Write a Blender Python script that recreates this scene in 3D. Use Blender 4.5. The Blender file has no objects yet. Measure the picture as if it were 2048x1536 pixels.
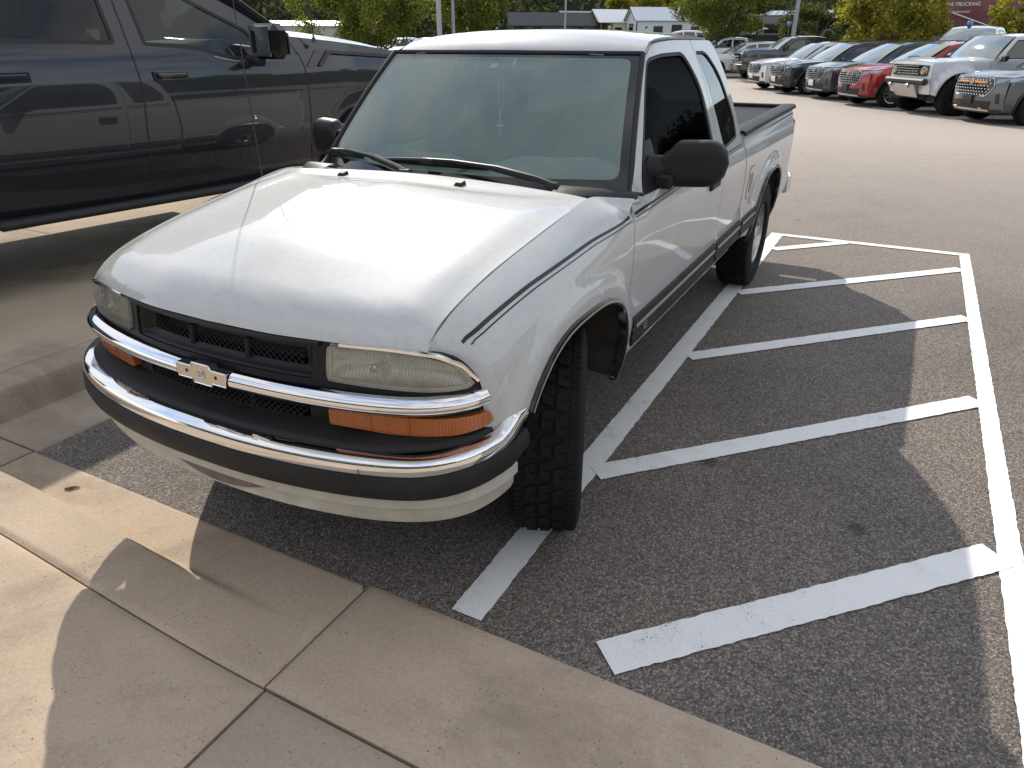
import bpy, math, random
import numpy as np
from mathutils import Vector, Matrix
from mathutils.geometry import delaunay_2d_cdt
from math import radians, sin, cos, pi, sqrt

random.seed(7)
rng = np.random.default_rng(11)
scene = bpy.context.scene
COL = scene.collection

# ------------------------------------------------------------------ camera
cam_d = bpy.data.cameras.new('camera')
cam = bpy.data.objects.new('camera', cam_d)
COL.objects.link(cam)
cam_d.sensor_width = 36.0
cam_d.lens = 25.044
cam_d.clip_start = 0.05
cam_d.clip_end = 3000
CAM = Vector((1.5865, -1.9150, 1.5508))
_yaw, _pit = 0.488631, -0.447694
_f = Vector((-sin(_yaw) * cos(_pit), cos(_yaw) * cos(_pit), sin(_pit)))
_r = Vector((cos(_yaw), sin(_yaw), 0))
_u = _r.cross(_f)
_M = Matrix((_r, _u, -_f)).transposed().to_4x4()
_M.translation = CAM
cam.matrix_world = _M
scene.camera = cam

# ------------------------------------------------------------------ sky, sun, exposure
SUN_TO = Vector((-0.95, 1.06, 1.0)).normalized()      # towards the sun
SUN_EL = math.asin(SUN_TO.z)
world = bpy.data.worlds.new('World')
scene.world = world
world.use_nodes = True
nt = world.node_tree
nt.nodes.clear()
sky = nt.nodes.new('ShaderNodeTexSky')
sky.sky_type = 'NISHITA'
sky.sun_disc = False
sky.sun_elevation = SUN_EL
sky.sun_rotation = math.atan2(SUN_TO.x, SUN_TO.y)
sky.air_density = 1.0
sky.dust_density = 0.0
sky.ozone_density = 1.0
bg = nt.nodes.new('ShaderNodeBackground')
bg.inputs['Strength'].default_value = 0.15
wo = nt.nodes.new('ShaderNodeOutputWorld')
# soft broken clouds over the whole sky dome
tc = nt.nodes.new('ShaderNodeTexCoord')
mp = nt.nodes.new('ShaderNodeMapping'); mp.inputs['Scale'].default_value = (1.4, 1.4, 4.0)
ns = nt.nodes.new('ShaderNodeTexNoise'); ns.inputs['Scale'].default_value = 2.3; ns.inputs['Detail'].default_value = 7; ns.inputs['Roughness'].default_value = 0.55
rp = nt.nodes.new('ShaderNodeValToRGB')
rp.color_ramp.elements[0].position = 0.34; rp.color_ramp.elements[0].color = (0, 0, 0, 1)
rp.color_ramp.elements[1].position = 0.58; rp.color_ramp.elements[1].color = (1, 1, 1, 1)
mx = nt.nodes.new('ShaderNodeMixRGB'); mx.inputs[2].default_value = (4.6, 4.4, 4.1, 1)
ml = nt.nodes.new('ShaderNodeMath'); ml.operation = 'MULTIPLY'; ml.inputs[1].default_value = 0.85
nt.links.new(tc.outputs['Generated'], mp.inputs['Vector']); nt.links.new(mp.outputs[0], ns.inputs['Vector'])
nt.links.new(ns.outputs['Fac'], rp.inputs[0]); nt.links.new(rp.outputs[0], ml.inputs[0]); nt.links.new(ml.outputs[0], mx.inputs[0])
nt.links.new(sky.outputs[0], mx.inputs[1]); nt.links.new(mx.outputs[0], bg.inputs[0])
nt.links.new(bg.outputs[0], wo.inputs[0])

sun_d = bpy.data.lights.new('sun', 'SUN')
sun_d.energy = 3.05
sun_d.angle = radians(0.53)
sun_d.color = (1.0, 0.92, 0.80)
sun = bpy.data.objects.new('sun', sun_d)
COL.objects.link(sun)
sun.rotation_euler = (-SUN_TO).to_track_quat('-Z', 'Y').to_euler()
sun.location = (-20, 25, 30)

scene.view_settings.view_transform = 'Standard'
scene.view_settings.look = 'None'
scene.view_settings.exposure = 0.68
scene.view_settings.gamma = 1.0
scene.view_settings.use_curve_mapping = False
scene.render.engine = 'CYCLES'
scene.cycles.max_bounces = 8
scene.cycles.transparent_max_bounces = 16
scene.cycles.caustics_reflective = False
scene.cycles.caustics_refractive = False
scene.cycles.use_denoising = True

# ------------------------------------------------------------------ maths helpers
def pchip(tab):
    t = np.array(sorted(tab), float); x, y = t[:, 0], t[:, 1]
    h = np.diff(x); d = np.diff(y) / h
    m = np.zeros(len(x))
    if len(x) == 2: m[:] = d[0]
    else:
        for i in range(1, len(x) - 1):
            if d[i - 1] * d[i] > 0:
                w1, w2 = 2 * h[i] + h[i - 1], h[i] + 2 * h[i - 1]
                m[i] = (w1 + w2) / (w1 / d[i - 1] + w2 / d[i])
        m[0], m[-1] = d[0], d[-1]
    def f(q):
        q = np.asarray(q, float)
        k = np.clip(np.searchsorted(x, q) - 1, 0, len(x) - 2)
        s = (q - x[k]) / h[k]
        lo, hi = q < x[0], q > x[-1]
        r = (2*s**3 - 3*s**2 + 1) * y[k] + (s**3 - 2*s**2 + s) * h[k] * m[k] + (-2*s**3 + 3*s**2) * y[k + 1] + (s**3 - s**2) * h[k] * m[k + 1]
        r = np.where(lo, y[0] + (q - x[0]) * m[0], r)
        return np.where(hi, y[-1] + (q - x[-1]) * m[-1], r)
    return f

def crom(pts, n=8, closed=False):
    """Catmull-Rom through points (any dimension)."""
    P = np.array(pts, float); N = len(P); out = []
    rngi = range(N if closed else N - 1)
    for i in rngi:
        p1, p2 = P[i], P[(i + 1) % N]
        p0 = P[i - 1] if (i > 0 or closed) else 2 * p1 - p2
        p3 = P[(i + 2) % N] if (i < N - 2 or closed) else 2 * p2 - p1
        for k in range(n):
            t = k / n
            out.append(0.5 * ((2*p1) + (-p0 + p2)*t + (2*p0 - 5*p1 + 4*p2 - p3)*t*t + (-p0 + 3*p1 - 3*p2 + p3)*t**3))
    if not closed: out.append(P[-1])
    return np.array(out)

def rpoly(pts, r=0.02, n=4):
    """closed polygon with rounded corners; pts may carry own radius as third value"""
    out = []; N = len(pts)
    for i in range(N):
        p = np.array(pts[i][:2], float); rr = pts[i][2] if len(pts[i]) > 2 else r
        a = np.array(pts[i - 1][:2], float) - p; b = np.array(pts[(i + 1) % N][:2], float) - p
        la, lb = np.linalg.norm(a), np.linalg.norm(b)
        rr = min(rr, la * 0.45, lb * 0.45)
        if rr < 1e-4: out.append(p); continue
        p0, p2 = p + a / la * rr, p + b / lb * rr
        for k in range(n + 1):
            t = k / n
            out.append((1-t)**2 * p0 + 2*t*(1-t) * p + t*t * p2)
    return np.array(out)

def sstep(a, b, x):
    t = np.clip((np.asarray(x, float) - a) / (b - a), 0, 1)
    return t * t * (3 - 2 * t)

def inpoly(P, poly):
    x, y = P[:, 0], P[:, 1]; ins = np.zeros(len(P), bool)
    q = np.roll(poly, 1, axis=0)
    for (x1, y1), (x2, y2) in zip(poly, q):
        c = ((y1 > y) != (y2 > y))
        if y1 != y2:
            ins ^= c & (x < (x2 - x1) * (y - y1) / (y2 - y1) + x1)
    return ins

def densify(poly, res, closed=True):
    poly = np.asarray(poly, float); out = []; n = len(poly)
    for i in range(n if closed else n - 1):
        a, b = poly[i], poly[(i + 1) % n]
        k = max(1, int(math.ceil(np.linalg.norm(b - a) / res)))
        for j in range(k): out.append(a + (b - a) * j / k)
    if not closed: out.append(poly[-1])
    return np.array(out)

def segdist(P, poly):
    d = np.full(len(P), 1e9); q = np.roll(poly, -1, axis=0)
    for a, b in zip(poly, q):
        ab = b - a; L = ab @ ab
        if L < 1e-12: continue
        t = np.clip(((P - a) @ ab) / L, 0, 1)
        d = np.minimum(d, np.linalg.norm(P - (a + t[:, None] * ab), axis=1))
    return d

# ------------------------------------------------------------------ object helpers
def link(o, parent=None):
    COL.objects.link(o)
    if parent is not None: o.parent = parent
    return o

def tag(o, label=None, cat=None, group=None, kind=None):
    if label: o['label'] = label
    if cat: o['category'] = cat
    if group: o['group'] = group
    if kind: o['kind'] = kind
    return o

def empty(name, loc=(0, 0, 0), rz=0.0, label=None, cat=None, group=None):
    o = bpy.data.objects.new(name, None); link(o)
    o.location = loc; o.rotation_euler = (0, 0, rz)
    o.empty_display_size = 0.2
    return tag(o, label, cat, group)

def mesh_obj(name, V, F, mat, parent=None, smooth=True, normals=None, sharp=None):
    me = bpy.data.meshes.new(name)
    me.from_pydata([tuple(map(float, v)) for v in V], [], [tuple(int(i) for i in f) for f in F])
    mats = mat if isinstance(mat, (list, tuple)) else [mat]
    for m in mats: me.materials.append(m)
    me.update()
    if smooth: me.polygons.foreach_set('use_smooth', [True] * len(me.polygons))
    if normals is not None:
        me.normals_split_custom_set_from_vertices([tuple(map(float, n)) for n in normals])
    elif sharp is not None:
        me.set_sharp_from_angle(angle=radians(sharp))
    o = bpy.data.objects.new(name, me)
    return link(o, parent)

class MB:
    """collects shapes into one mesh"""
    def __init__(s): s.V = []; s.F = []
    def add(s, V, F):
        b = len(s.V); s.V += [tuple(v) for v in V]; s.F += [tuple(b + i for i in f) for f in F]; return s
    def box(s, c, d, bev=0.0, rot=None):
        cx, cy, cz = c; hx, hy, hz = d[0]/2, d[1]/2, d[2]/2
        if bev <= 0:
            V = [(x*hx, y*hy, z*hz) for z in (-1, 1) for y in (-1, 1) for x in (-1, 1)]
            F = [(0,2,3,1),(4,5,7,6),(0,1,5,4),(2,6,7,3),(0,4,6,2),(1,3,7,5)]
        else:
            b = min(bev, hx*.9, hy*.9, hz*.9); V = []; idx = {}
            for sx in (-1, 1):
                for sy in (-1, 1):
                    for sz in (-1, 1):
                        for ax in range(3):
                            p = [sx*(hx-b), sy*(hy-b), sz*(hz-b)]
                            p[ax] = (sx*hx, sy*hy, sz*hz)[ax]
                            idx[(sx, sy, sz, ax)] = len(V); V.append(tuple(p))
            F = []
            for ax in range(3):
                o1, o2 = (ax+1) % 3, (ax+2) % 3
                for sg in (-1, 1):
                    q = []
                    for a, c2 in ((-1,-1),(1,-1),(1,1),(-1,1)):
                        k = [0,0,0]; k[ax] = sg; k[o1] = a; k[o2] = c2; q.append(idx[(*k, ax)])
                    F.append(tuple(q if sg > 0 else q[::-1]))
                for a in (-1, 1):
                    for c2 in (-1, 1):
                        k0 = [0,0,0]; k0[o1] = a; k0[o2] = c2
                        ka, kb = k0[:], k0[:]; ka[ax] = -1; kb[ax] = 1
                        q = [idx[(*ka, o1)], idx[(*kb, o1)], idx[(*kb, o2)], idx[(*ka, o2)]]
                        F.append(tuple(q if a*c2 < 0 else q[::-1]))
            for sx in (-1, 1):
                for sy in (-1, 1):
                    for sz in (-1, 1):
                        q = [idx[(sx,sy,sz,i)] for i in range(3)]
                        F.append(tuple(q if sx*sy*sz > 0 else q[::-1]))
        if rot is not None: V = [tuple(rot @ Vector(v)) for v in V]
        return s.add([(v[0]+cx, v[1]+cy, v[2]+cz) for v in V], F)
    def tube(s, pts, r, n=8, cap=True):
        pts = [Vector(p) for p in pts]; N = len(pts)
        rr = r if hasattr(r, '__len__') else [r]*N
        V = []; F = []; up = None
        for i in range(N):
            t = (pts[min(i+1, N-1)] - pts[max(i-1, 0)]).normalized()
            if up is None:
                up = Vector((0,0,1)) if abs(t.z) < .9 else Vector((1,0,0))
            a = t.cross(up).normalized(); up = a.cross(t).normalized()
            for k in range(n):
                an = 2*pi*k/n
                V.append(tuple(pts[i] + (a*cos(an) + up*sin(an))*rr[i]))
        for i in range(N-1):
            for k in range(n):
                F.append((i*n+k, i*n+(k+1) % n, (i+1)*n+(k+1) % n, (i+1)*n+k))
        if cap:
            F.append(tuple(range(n-1, -1, -1))); F.append(tuple((N-1)*n+k for k in range(n)))
        return s.add(V, F)
    def lathe(s, prof, n=32, axis='x', c=(0,0,0)):
        """prof: list of (r, h) along axis"""
        V = []; F = []; M = len(prof)
        for k in range(n):
            a = 2*pi*k/n; ca, sa = cos(a), sin(a)
            for r, h in prof:
                p = (h, r*ca, r*sa) if axis == 'x' else ((r*ca, h, r*sa) if axis == 'y' else (r*ca, r*sa, h))
                V.append((p[0]+c[0], p[1]+c[1], p[2]+c[2]))
        for k in range(n):
            k2 = (k+1) % n
            for j in range(M-1): F.append((k*M+j, k2*M+j, k2*M+j+1, k*M+j+1))
        return s.add(V, F)
    def prism(s, poly, h0, h1, axis='z', M=None):
        """extrude a 2D polygon; axis is the extrusion axis"""
        n = len(poly); V = []
        for h in (h0, h1):
            for a, b in poly:
                V.append({'z': (a, b, h), 'x': (h, a, b), 'y': (a, h, b)}[axis])
        if M is not None: V = [tuple(M @ Vector(v)) for v in V]
        F = [tuple(range(n-1, -1, -1)), tuple(range(n, 2*n))]
        for i in range(n):
            j = (i+1) % n; F.append((i, j, n+j, n+i))
        return s.add(V, F)
    def grid(s, f, nu, nv, closeu=False):
        V = [tuple(f(i/(nu-1) if not closeu else i/nu, j/(nv-1))) for i in range(nu) for j in range(nv)]
        F = []
        for i in range(nu if closeu else nu-1):
            i2 = (i+1) % nu
            for j in range(nv-1): F.append((i*nv+j, i2*nv+j, i2*nv+j+1, i*nv+j+1))
        return s.add(V, F)
    def mirror_x(s):
        s.V = [(-x, y, z) for x, y, z in s.V]; s.F = [f[::-1] for f in s.F]; return s
    def copy(s):
        m = MB(); m.V = list(s.V); m.F = list(s.F); return m
    def build(s, name, mat, parent=None, smooth=True, sharp=35):
        return mesh_obj(name, s.V, s.F, mat, parent, smooth, sharp=sharp if smooth else None)

def pair(mb, name, mat, parent, **k):
    """an object and its mirror image across x = 0"""
    a = mb.build(name, mat, parent, **k)
    b = mb.copy().mirror_x().build(name, mat, parent, **k)
    return a, b

def panel(name, poly, f, mat, parent=None, res=0.05, holes=(), thick=0.0, flip=False, mirror=False, extra=None, both=False, eps=1e-3):
    """curved sheet: 2D outline (with holes) triangulated and mapped to 3D by f(u, v)"""
    poly = densify(poly, res); holes = [densify(h, res) for h in holes]
    lo, hi = poly.min(0), poly.max(0)
    gx = np.arange(lo[0] + res*.5, hi[0], res); gy = np.arange(lo[1] + res*.5, hi[1], res)
    G = np.array([(a, b) for a in gx for b in gy]) if len(gx) and len(gy) else np.zeros((0, 2))
    if extra is not None and len(extra): G = np.vstack([G, np.asarray(extra, float)])
    if len(G):
        k = inpoly(G, poly) & (segdist(G, poly) > res*.3 if extra is None else segdist(G, poly) > res*.04)
        for h in holes: k &= ~inpoly(G, h) & (segdist(G, h) > res*.3)
        G = G[k]
    loops = [poly] + list(holes); P = []; E = []
    for L in loops:
        b = len(P); P += [tuple(p) for p in L]; E += [(b+i, b+(i+1) % len(L)) for i in range(len(L))]
    nb = len(P)
    P += [tuple(p) for p in G]
    vo, eo, fo, ov, oe, of = delaunay_2d_cdt([Vector(p) for p in P], E, [], 0, 1e-7)
    Q = np.array([tuple(v) for v in vo])
    T = np.array([t for t in fo if len(t) == 3], int)
    cen = Q[T].mean(1)
    k = inpoly(cen, poly)
    for h in holes: k &= ~inpoly(cen, h)
    T = T[k]
    A = Q[T]; area = (A[:,1,0]-A[:,0,0])*(A[:,2,1]-A[:,0,1])-(A[:,1,1]-A[:,0,1])*(A[:,2,0]-A[:,0,0])
    T = T[np.abs(area) > 1e-9]; area = area[np.abs(area) > 1e-9]
    T[area < 0] = T[area < 0][:, ::-1]
    def ev(q): return np.stack([np.broadcast_to(np.asarray(c, float), q[:, 0].shape) for c in f(q[:, 0], q[:, 1])], 1)
    X = ev(Q); e = eps
    du = ev(Q + [e, 0]) - ev(Q - [e, 0]); dv = ev(Q + [0, e]) - ev(Q - [0, e])
    Nn = np.cross(du, dv); Nn /= np.linalg.norm(Nn, axis=1)[:, None] + 1e-12
    if flip: Nn = -Nn; T = T[:, ::-1]
    V = list(X); N = list(Nn); F = [tuple(t) for t in T]
    if thick > 0:
        for L in loops:
            q = np.asarray(L); Xl = ev(q)
            dul = ev(q + [e, 0]) - ev(q - [e, 0]); dvl = ev(q + [0, e]) - ev(q - [0, e])
            nl = np.cross(dul, dvl); nl /= np.linalg.norm(nl, axis=1)[:, None] + 1e-12
            if flip: nl = -nl
            n = len(q); b = len(V); ccw = np.sum((q[:, 0] - np.roll(q[:, 0], -1)) * (q[:, 1] + np.roll(q[:, 1], -1))) > 0
            tang = np.roll(Xl, -1, 0) - np.roll(Xl, 1, 0)
            sd = np.cross(tang, nl); sd /= np.linalg.norm(sd, axis=1)[:, None] + 1e-12
            sg = (1 if ccw else -1) * (-1 if flip else 1) * (1 if L is poly else -1)
            sd = sd * sg
            V += list(Xl) + list(Xl - nl*thick)
            N += list(sd) + list(sd)
            for i in range(n):
                j = (i+1) % n
                q4 = (b+i, b+n+i, b+n+j, b+j)
                F.append(q4 if sg*(-1 if flip else 1) > 0 else q4[::-1])
    V = np.array(V); N = np.array(N)
    o = mesh_obj(name, V, F, mat, parent, True, normals=N)
    if mirror:
        V2 = V * [-1, 1, 1]; N2 = N * [-1, 1, 1]
        o2 = mesh_obj(name, V2, [t[::-1] for t in F], mat, parent, True, normals=N2)
        return o, o2
    return o

def sweep(path, prof, up=(0, 0, 1), cap=True, closed=False):
    """prof: list of (out, up) points or function i -> list; out = tangent x up (right-hand side of travel)"""
    P = [Vector(p) for p in path]; N = len(P); V = []; F = []; M = None
    upv = Vector(up)
    for i in range(N):
        a, b = (P[i-1] if (i > 0 or closed) else P[i]), (P[(i+1) % N] if (i < N-1 or closed) else P[i])
        t = (b - a).normalized()
        s = t.cross(upv).normalized(); u = s.cross(t).normalized()
        pr = prof(i) if callable(prof) else prof
        M = len(pr)
        for o, h in pr: V.append(tuple(P[i] + s*o + u*h))
    for i in range(N if closed else N-1):
        i2 = (i+1) % N
        for k in range(M):
            k2 = (k+1) % M; F.append((i*M+k, i2*M+k, i2*M+k2, i*M+k2))
    if cap and not closed:
        F.append(tuple(range(M))); F.append(tuple((N-1)*M+k for k in range(M-1, -1, -1)))
    m = MB(); m.add(V, F); return m

# ------------------------------------------------------------------ materials
MAT = {}
def nmat(name):
    m = bpy.data.materials.new(name); m.use_nodes = True
    n = m.node_tree.nodes; b = n['Principled BSDF']
    MAT[name] = m
    return m, m.node_tree, b

def N(t, typ, **k):
    n = t.nodes.new(typ)
    for a, v in k.items():
        if a.startswith('i_'):
            key = a[2:]; key = int(key) if key.isdigit() else key.replace('_', ' ')
            n.inputs[key].default_value = v
        else: setattr(n, a, v)
    return n

def noise(t, scale, detail=4, rough=.55, vec=None, coord='Object', dist=0):
    n = N(t, 'ShaderNodeTexNoise'); n.inputs['Scale'].default_value = scale; n.inputs['Detail'].default_value = detail
    n.inputs['Roughness'].default_value = rough; n.inputs['Distortion'].default_value = dist
    if vec is None:
        c = N(t, 'ShaderNodeTexCoord'); vec = c.outputs[coord]
    t.links.new(vec, n.inputs['Vector'])
    return n

def ramp(t, src, stops):
    r = N(t, 'ShaderNodeValToRGB'); cr = r.color_ramp
    while len(cr.elements) < len(stops): cr.elements.new(.5)
    for e, (p, c) in zip(cr.elements, stops):
        e.position = p; e.color = c if len(c) == 4 else (*c, 1)
    t.links.new(src, r.inputs[0]); return r

def mixc(t, fac, a, b, mode='MIX'):
    m = N(t, 'ShaderNodeMixRGB', blend_type=mode)
    for i, v in ((0, fac), (1, a), (2, b)):
        if hasattr(v, 'is_output'): t.links.new(v, m.inputs[i])
        elif i == 0: m.inputs[0].default_value = v
        else: m.inputs[i].default_value = v if len(v) == 4 else (*v, 1)
    return m.outputs[0]

def bump(t, b, h, strength=.3, dist=.01, slot='Normal'):
    n = N(t, 'ShaderNodeBump'); n.inputs['Strength'].default_value = strength; n.inputs['Distance'].default_value = dist
    t.links.new(h, n.inputs['Height']); t.links.new(n.outputs[0], b.inputs[slot]); return n

def simple(name, col, rough=.5, metal=0, coat=0, coatr=.05, spec=.5, bumpscale=0, bstr=.2, bdist=.002, var=0, vscale=20, ior=None):
    m, t, b = nmat(name)
    b.inputs['Base Color'].default_value = (*col, 1); b.inputs['Roughness'].default_value = rough
    b.inputs['Metallic'].default_value = metal; b.inputs['Coat Weight'].default_value = coat
    b.inputs['Coat Roughness'].default_value = coatr; b.inputs['Specular IOR Level'].default_value = spec
    if bumpscale:
        n = noise(t, bumpscale, 3); bump(t, b, n.outputs['Fac'], bstr, bdist)
    if var:
        n = noise(t, vscale, 5)
        c = ramp(t, n.outputs['Fac'], [(.3, tuple(max(0, v*(1-var)) for v in col)), (.7, tuple(min(1, v*(1+var)) for v in col))])
        t.links.new(c.outputs[0], b.inputs['Base Color'])
    return m

def paint(name, col, flake=0, coatr=.03, rough=.35, dust=.12):
    m, t, b = nmat(name)
    n = noise(t, 2.2, 6, .6); n2 = noise(t, 260, 2)
    b.inputs['Roughness'].default_value = rough; b.inputs['Metallic'].default_value = flake
    b.inputs['Coat Weight'].default_value = 1; b.inputs['Coat Roughness'].default_value = coatr
    c = ramp(t, n.outputs['Fac'], [(.35, tuple(v*.94 for v in col)), (.65, col)])
    sp = ramp(t, n2.outputs['Fac'], [(.60, (0, 0, 0)), (.75, (1, 1, 1))])
    mm = N(t, 'ShaderNodeMath', operation='MULTIPLY'); mm.inputs[1].default_value = dust
    t.links.new(sp.outputs[0], mm.inputs[0])
    t.links.new(mixc(t, mm.outputs[0], c.outputs[0], (.32, .30, .26)), b.inputs['Base Color'])
    r = ramp(t, noise(t, 9, 6, .7).outputs['Fac'], [(.3, (coatr*.6,)*3), (.75, (coatr*2.2,)*3)])
    t.links.new(r.outputs[0], b.inputs['Coat Roughness'])
    return m

def glass(name, tint=(.55, .62, .58), haze=.05, hazecol=(.45, .5, .48), gloss=.0, ior=1.5, hazescale=3):
    """thin tinted pane: see-through tint, mirror reflection by angle, a diffuse film for dust and painted glare"""
    m, t, b = nmat(name); t.nodes.remove(b)
    out = t.nodes['Material Output']
    tr = N(t, 'ShaderNodeBsdfTransparent'); tr.inputs[0].default_value = (*tint, 1)
    gl = N(t, 'ShaderNodeBsdfGlossy'); gl.inputs['Roughness'].default_value = gloss; gl.inputs[0].default_value = (1, 1, 1, 1)
    df = N(t, 'ShaderNodeBsdfDiffuse'); df.inputs[0].default_value = (*hazecol, 1)
    fr = N(t, 'ShaderNodeFresnel'); fr.inputs[0].default_value = ior
    m1 = N(t, 'ShaderNodeMixShader'); m2 = N(t, 'ShaderNodeMixShader')
    n = noise(t, hazescale, 7, .65)
    r = ramp(t, n.outputs['Fac'], [(.3, (haze*.8,)*3), (.75, (haze*1.2,)*3)])
    t.links.new(r.outputs[0], m1.inputs[0]); t.links.new(tr.outputs[0], m1.inputs[1]); t.links.new(df.outputs[0], m1.inputs[2])
    t.links.new(fr.outputs[0], m2.inputs[0]); t.links.new(m1.outputs[0], m2.inputs[1]); t.links.new(gl.outputs[0], m2.inputs[2])
    t.links.new(m2.outputs[0], out.inputs[0])
    return m
# ================================================================== materials of the near things
def mat_white_paint():
    m, t, b = nmat('white_paint')
    b.inputs['Roughness'].default_value = .5; b.inputs['Specular IOR Level'].default_value = .08; b.inputs['Coat Weight'].default_value = 1.0; b.inputs['Coat IOR'].default_value = 1.45
    co = N(t, 'ShaderNodeTexCoord')
    n1 = noise(t, 2.5, 6, .6, co.outputs['Object']); n2 = noise(t, 45, 3, .6, co.outputs['Object'])
    vo = N(t, 'ShaderNodeTexVoronoi'); vo.inputs['Scale'].default_value = 26; t.links.new(co.outputs['Object'], vo.inputs['Vector'])
    base = ramp(t, n1.outputs['Fac'], [(.3, (.53, .54, .535)), (.7, (.585, .59, .585))])
    # stone chips: few small dark dots
    chip = ramp(t, vo.outputs['Distance'], [(.045, (1, 1, 1)), (.075, (0, 0, 0))])
    sel = ramp(t, vo.outputs['Color'], [(.86, (0, 0, 0)), (.87, (1, 1, 1))])
    mm = N(t, 'ShaderNodeMath', operation='MULTIPLY'); t.links.new(chip.outputs[0], mm.inputs[0]); t.links.new(sel.outputs[0], mm.inputs[1])
    # grime that gathers low on the panels
    sx = N(t, 'ShaderNodeSeparateXYZ'); t.links.new(co.outputs['Object'], sx.inputs[0])
    gr = ramp(t, n2.outputs['Fac'], [(.45, (0, 0, 0)), (.8, (.30, .30, .30))])
    c1 = mixc(t, gr.outputs[0], base.outputs[0], (.40, .39, .36))
    c2 = mixc(t, mm.outputs[0], c1, (.16, .14, .12))
    pc = N(t, 'ShaderNodeVectorMath', operation='DISTANCE'); pc.inputs[1].default_value = (-.64, -.50, .90); t.links.new(co.outputs['Object'], pc.inputs[0])
    pa = N(t, 'ShaderNodeMath', operation='MULTIPLY_ADD'); pa.inputs[1].default_value = -.16; t.links.new(noise(t, 22, 5, .65, co.outputs['Object']).outputs['Fac'], pa.inputs[0]); t.links.new(pc.outputs['Value'], pa.inputs[2])
    pr = ramp(t, pa.outputs[0], [(.035, (1, 1, 1)), (.040, (0, 0, 0))])
    c2 = mixc(t, pr.outputs[0], c2, (.46, .46, .42))
    t.links.new(c2, b.inputs['Base Color'])
    r = ramp(t, noise(t, 14, 6, .7, co.outputs['Object']).outputs['Fac'], [(.3, (.03,)*3), (.75, (.075,)*3)])
    t.links.new(r.outputs[0], b.inputs['Coat Roughness'])
    return m
mat_white_paint()
simple('valance_paint', (.50, .485, .42), .5, bumpscale=60, bstr=.1, var=.12, vscale=18)
simple('black_plastic', (.013, .013, .014), .45, spec=.3, bumpscale=900, bstr=.25, bdist=.0006, var=.25, vscale=8)
simple('faded_plastic', (.018, .0175, .0175), .55, spec=.3, bumpscale=700, bstr=.25, bdist=.0006, var=.35, vscale=6)
simple('gloss_black', (.008, .009, .010), .12, coat=.6)
simple('rubber', (.016, .016, .017), .62, bumpscale=300, bstr=.2, bdist=.0006)
simple('tyre_rubber', (.011, .011, .0115), .8, spec=.25, bumpscale=160, bstr=.35, bdist=.0008, var=.35, vscale=12)
simple('chrome', (.86, .86, .87), .06, 1)
simple('chrome_worn', (.62, .60, .56), .28, 1, bumpscale=120, bstr=.1)
simple('dark_metal', (.06, .06, .06), .5, .6)
simple('alloy', (.55, .55, .56), .32, .9)
simple('under_dark', (.012, .012, .012), .8)
simple('dirty_liner', (.05, .042, .034), .9, bumpscale=40, bstr=.4, bdist=.004, var=.4, vscale=14)
simple('dash_mat', (.22, .27, .25), .95, bumpscale=220, bstr=.6, bdist=.003, var=.12, vscale=10)
simple('interior_dark', (.011, .012, .013), .85, spec=.2)
simple('seat_cloth', (.020, .021, .024), .95, spec=.1, bumpscale=300, bstr=.4)
simple('grey_trim', (.30, .29, .28), .4)
simple('pin_black', (.012, .012, .013), .35)
simple('leaf_litter', (.23, .12, .06), .8, var=.4, vscale=60)
simple('purple_patch', (.20, .155, .165), .8, var=.25, vscale=30)
glass('windshield_glass', (.76, .88, .83), .34, (.50, .63, .59), ior=1.34, hazescale=1.2)  # pale film: dust plus veiling glare put into the colour
glass('side_glass', (.035, .04, .045), .03, (.3, .3, .3))
def mat_cab_shade():
    m, t, b = nmat('cab_shade'); t.nodes.remove(b); out = t.nodes['Material Output']
    tr = N(t, 'ShaderNodeBsdfTransparent'); tr.inputs[0].default_value = (.22, .22, .25, 1)
    gl = N(t, 'ShaderNodeBsdfGlossy'); gl.inputs['Roughness'].default_value = .02
    ms = N(t, 'ShaderNodeMixShader'); ms.inputs[0].default_value = .012
    t.links.new(tr.outputs[0], ms.inputs[1]); t.links.new(gl.outputs[0], ms.inputs[2]); t.links.new(ms.outputs[0], out.inputs[0])
mat_cab_shade()
glass('cabin_glass', (.66, .76, .73), .06, (.4, .45, .44))
glass('quarter_glass', (.03, .035, .04), .01, (.3, .3, .3), ior=2.0)
simple('mirror_face', (.75, .78, .8), .02, 1)

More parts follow.
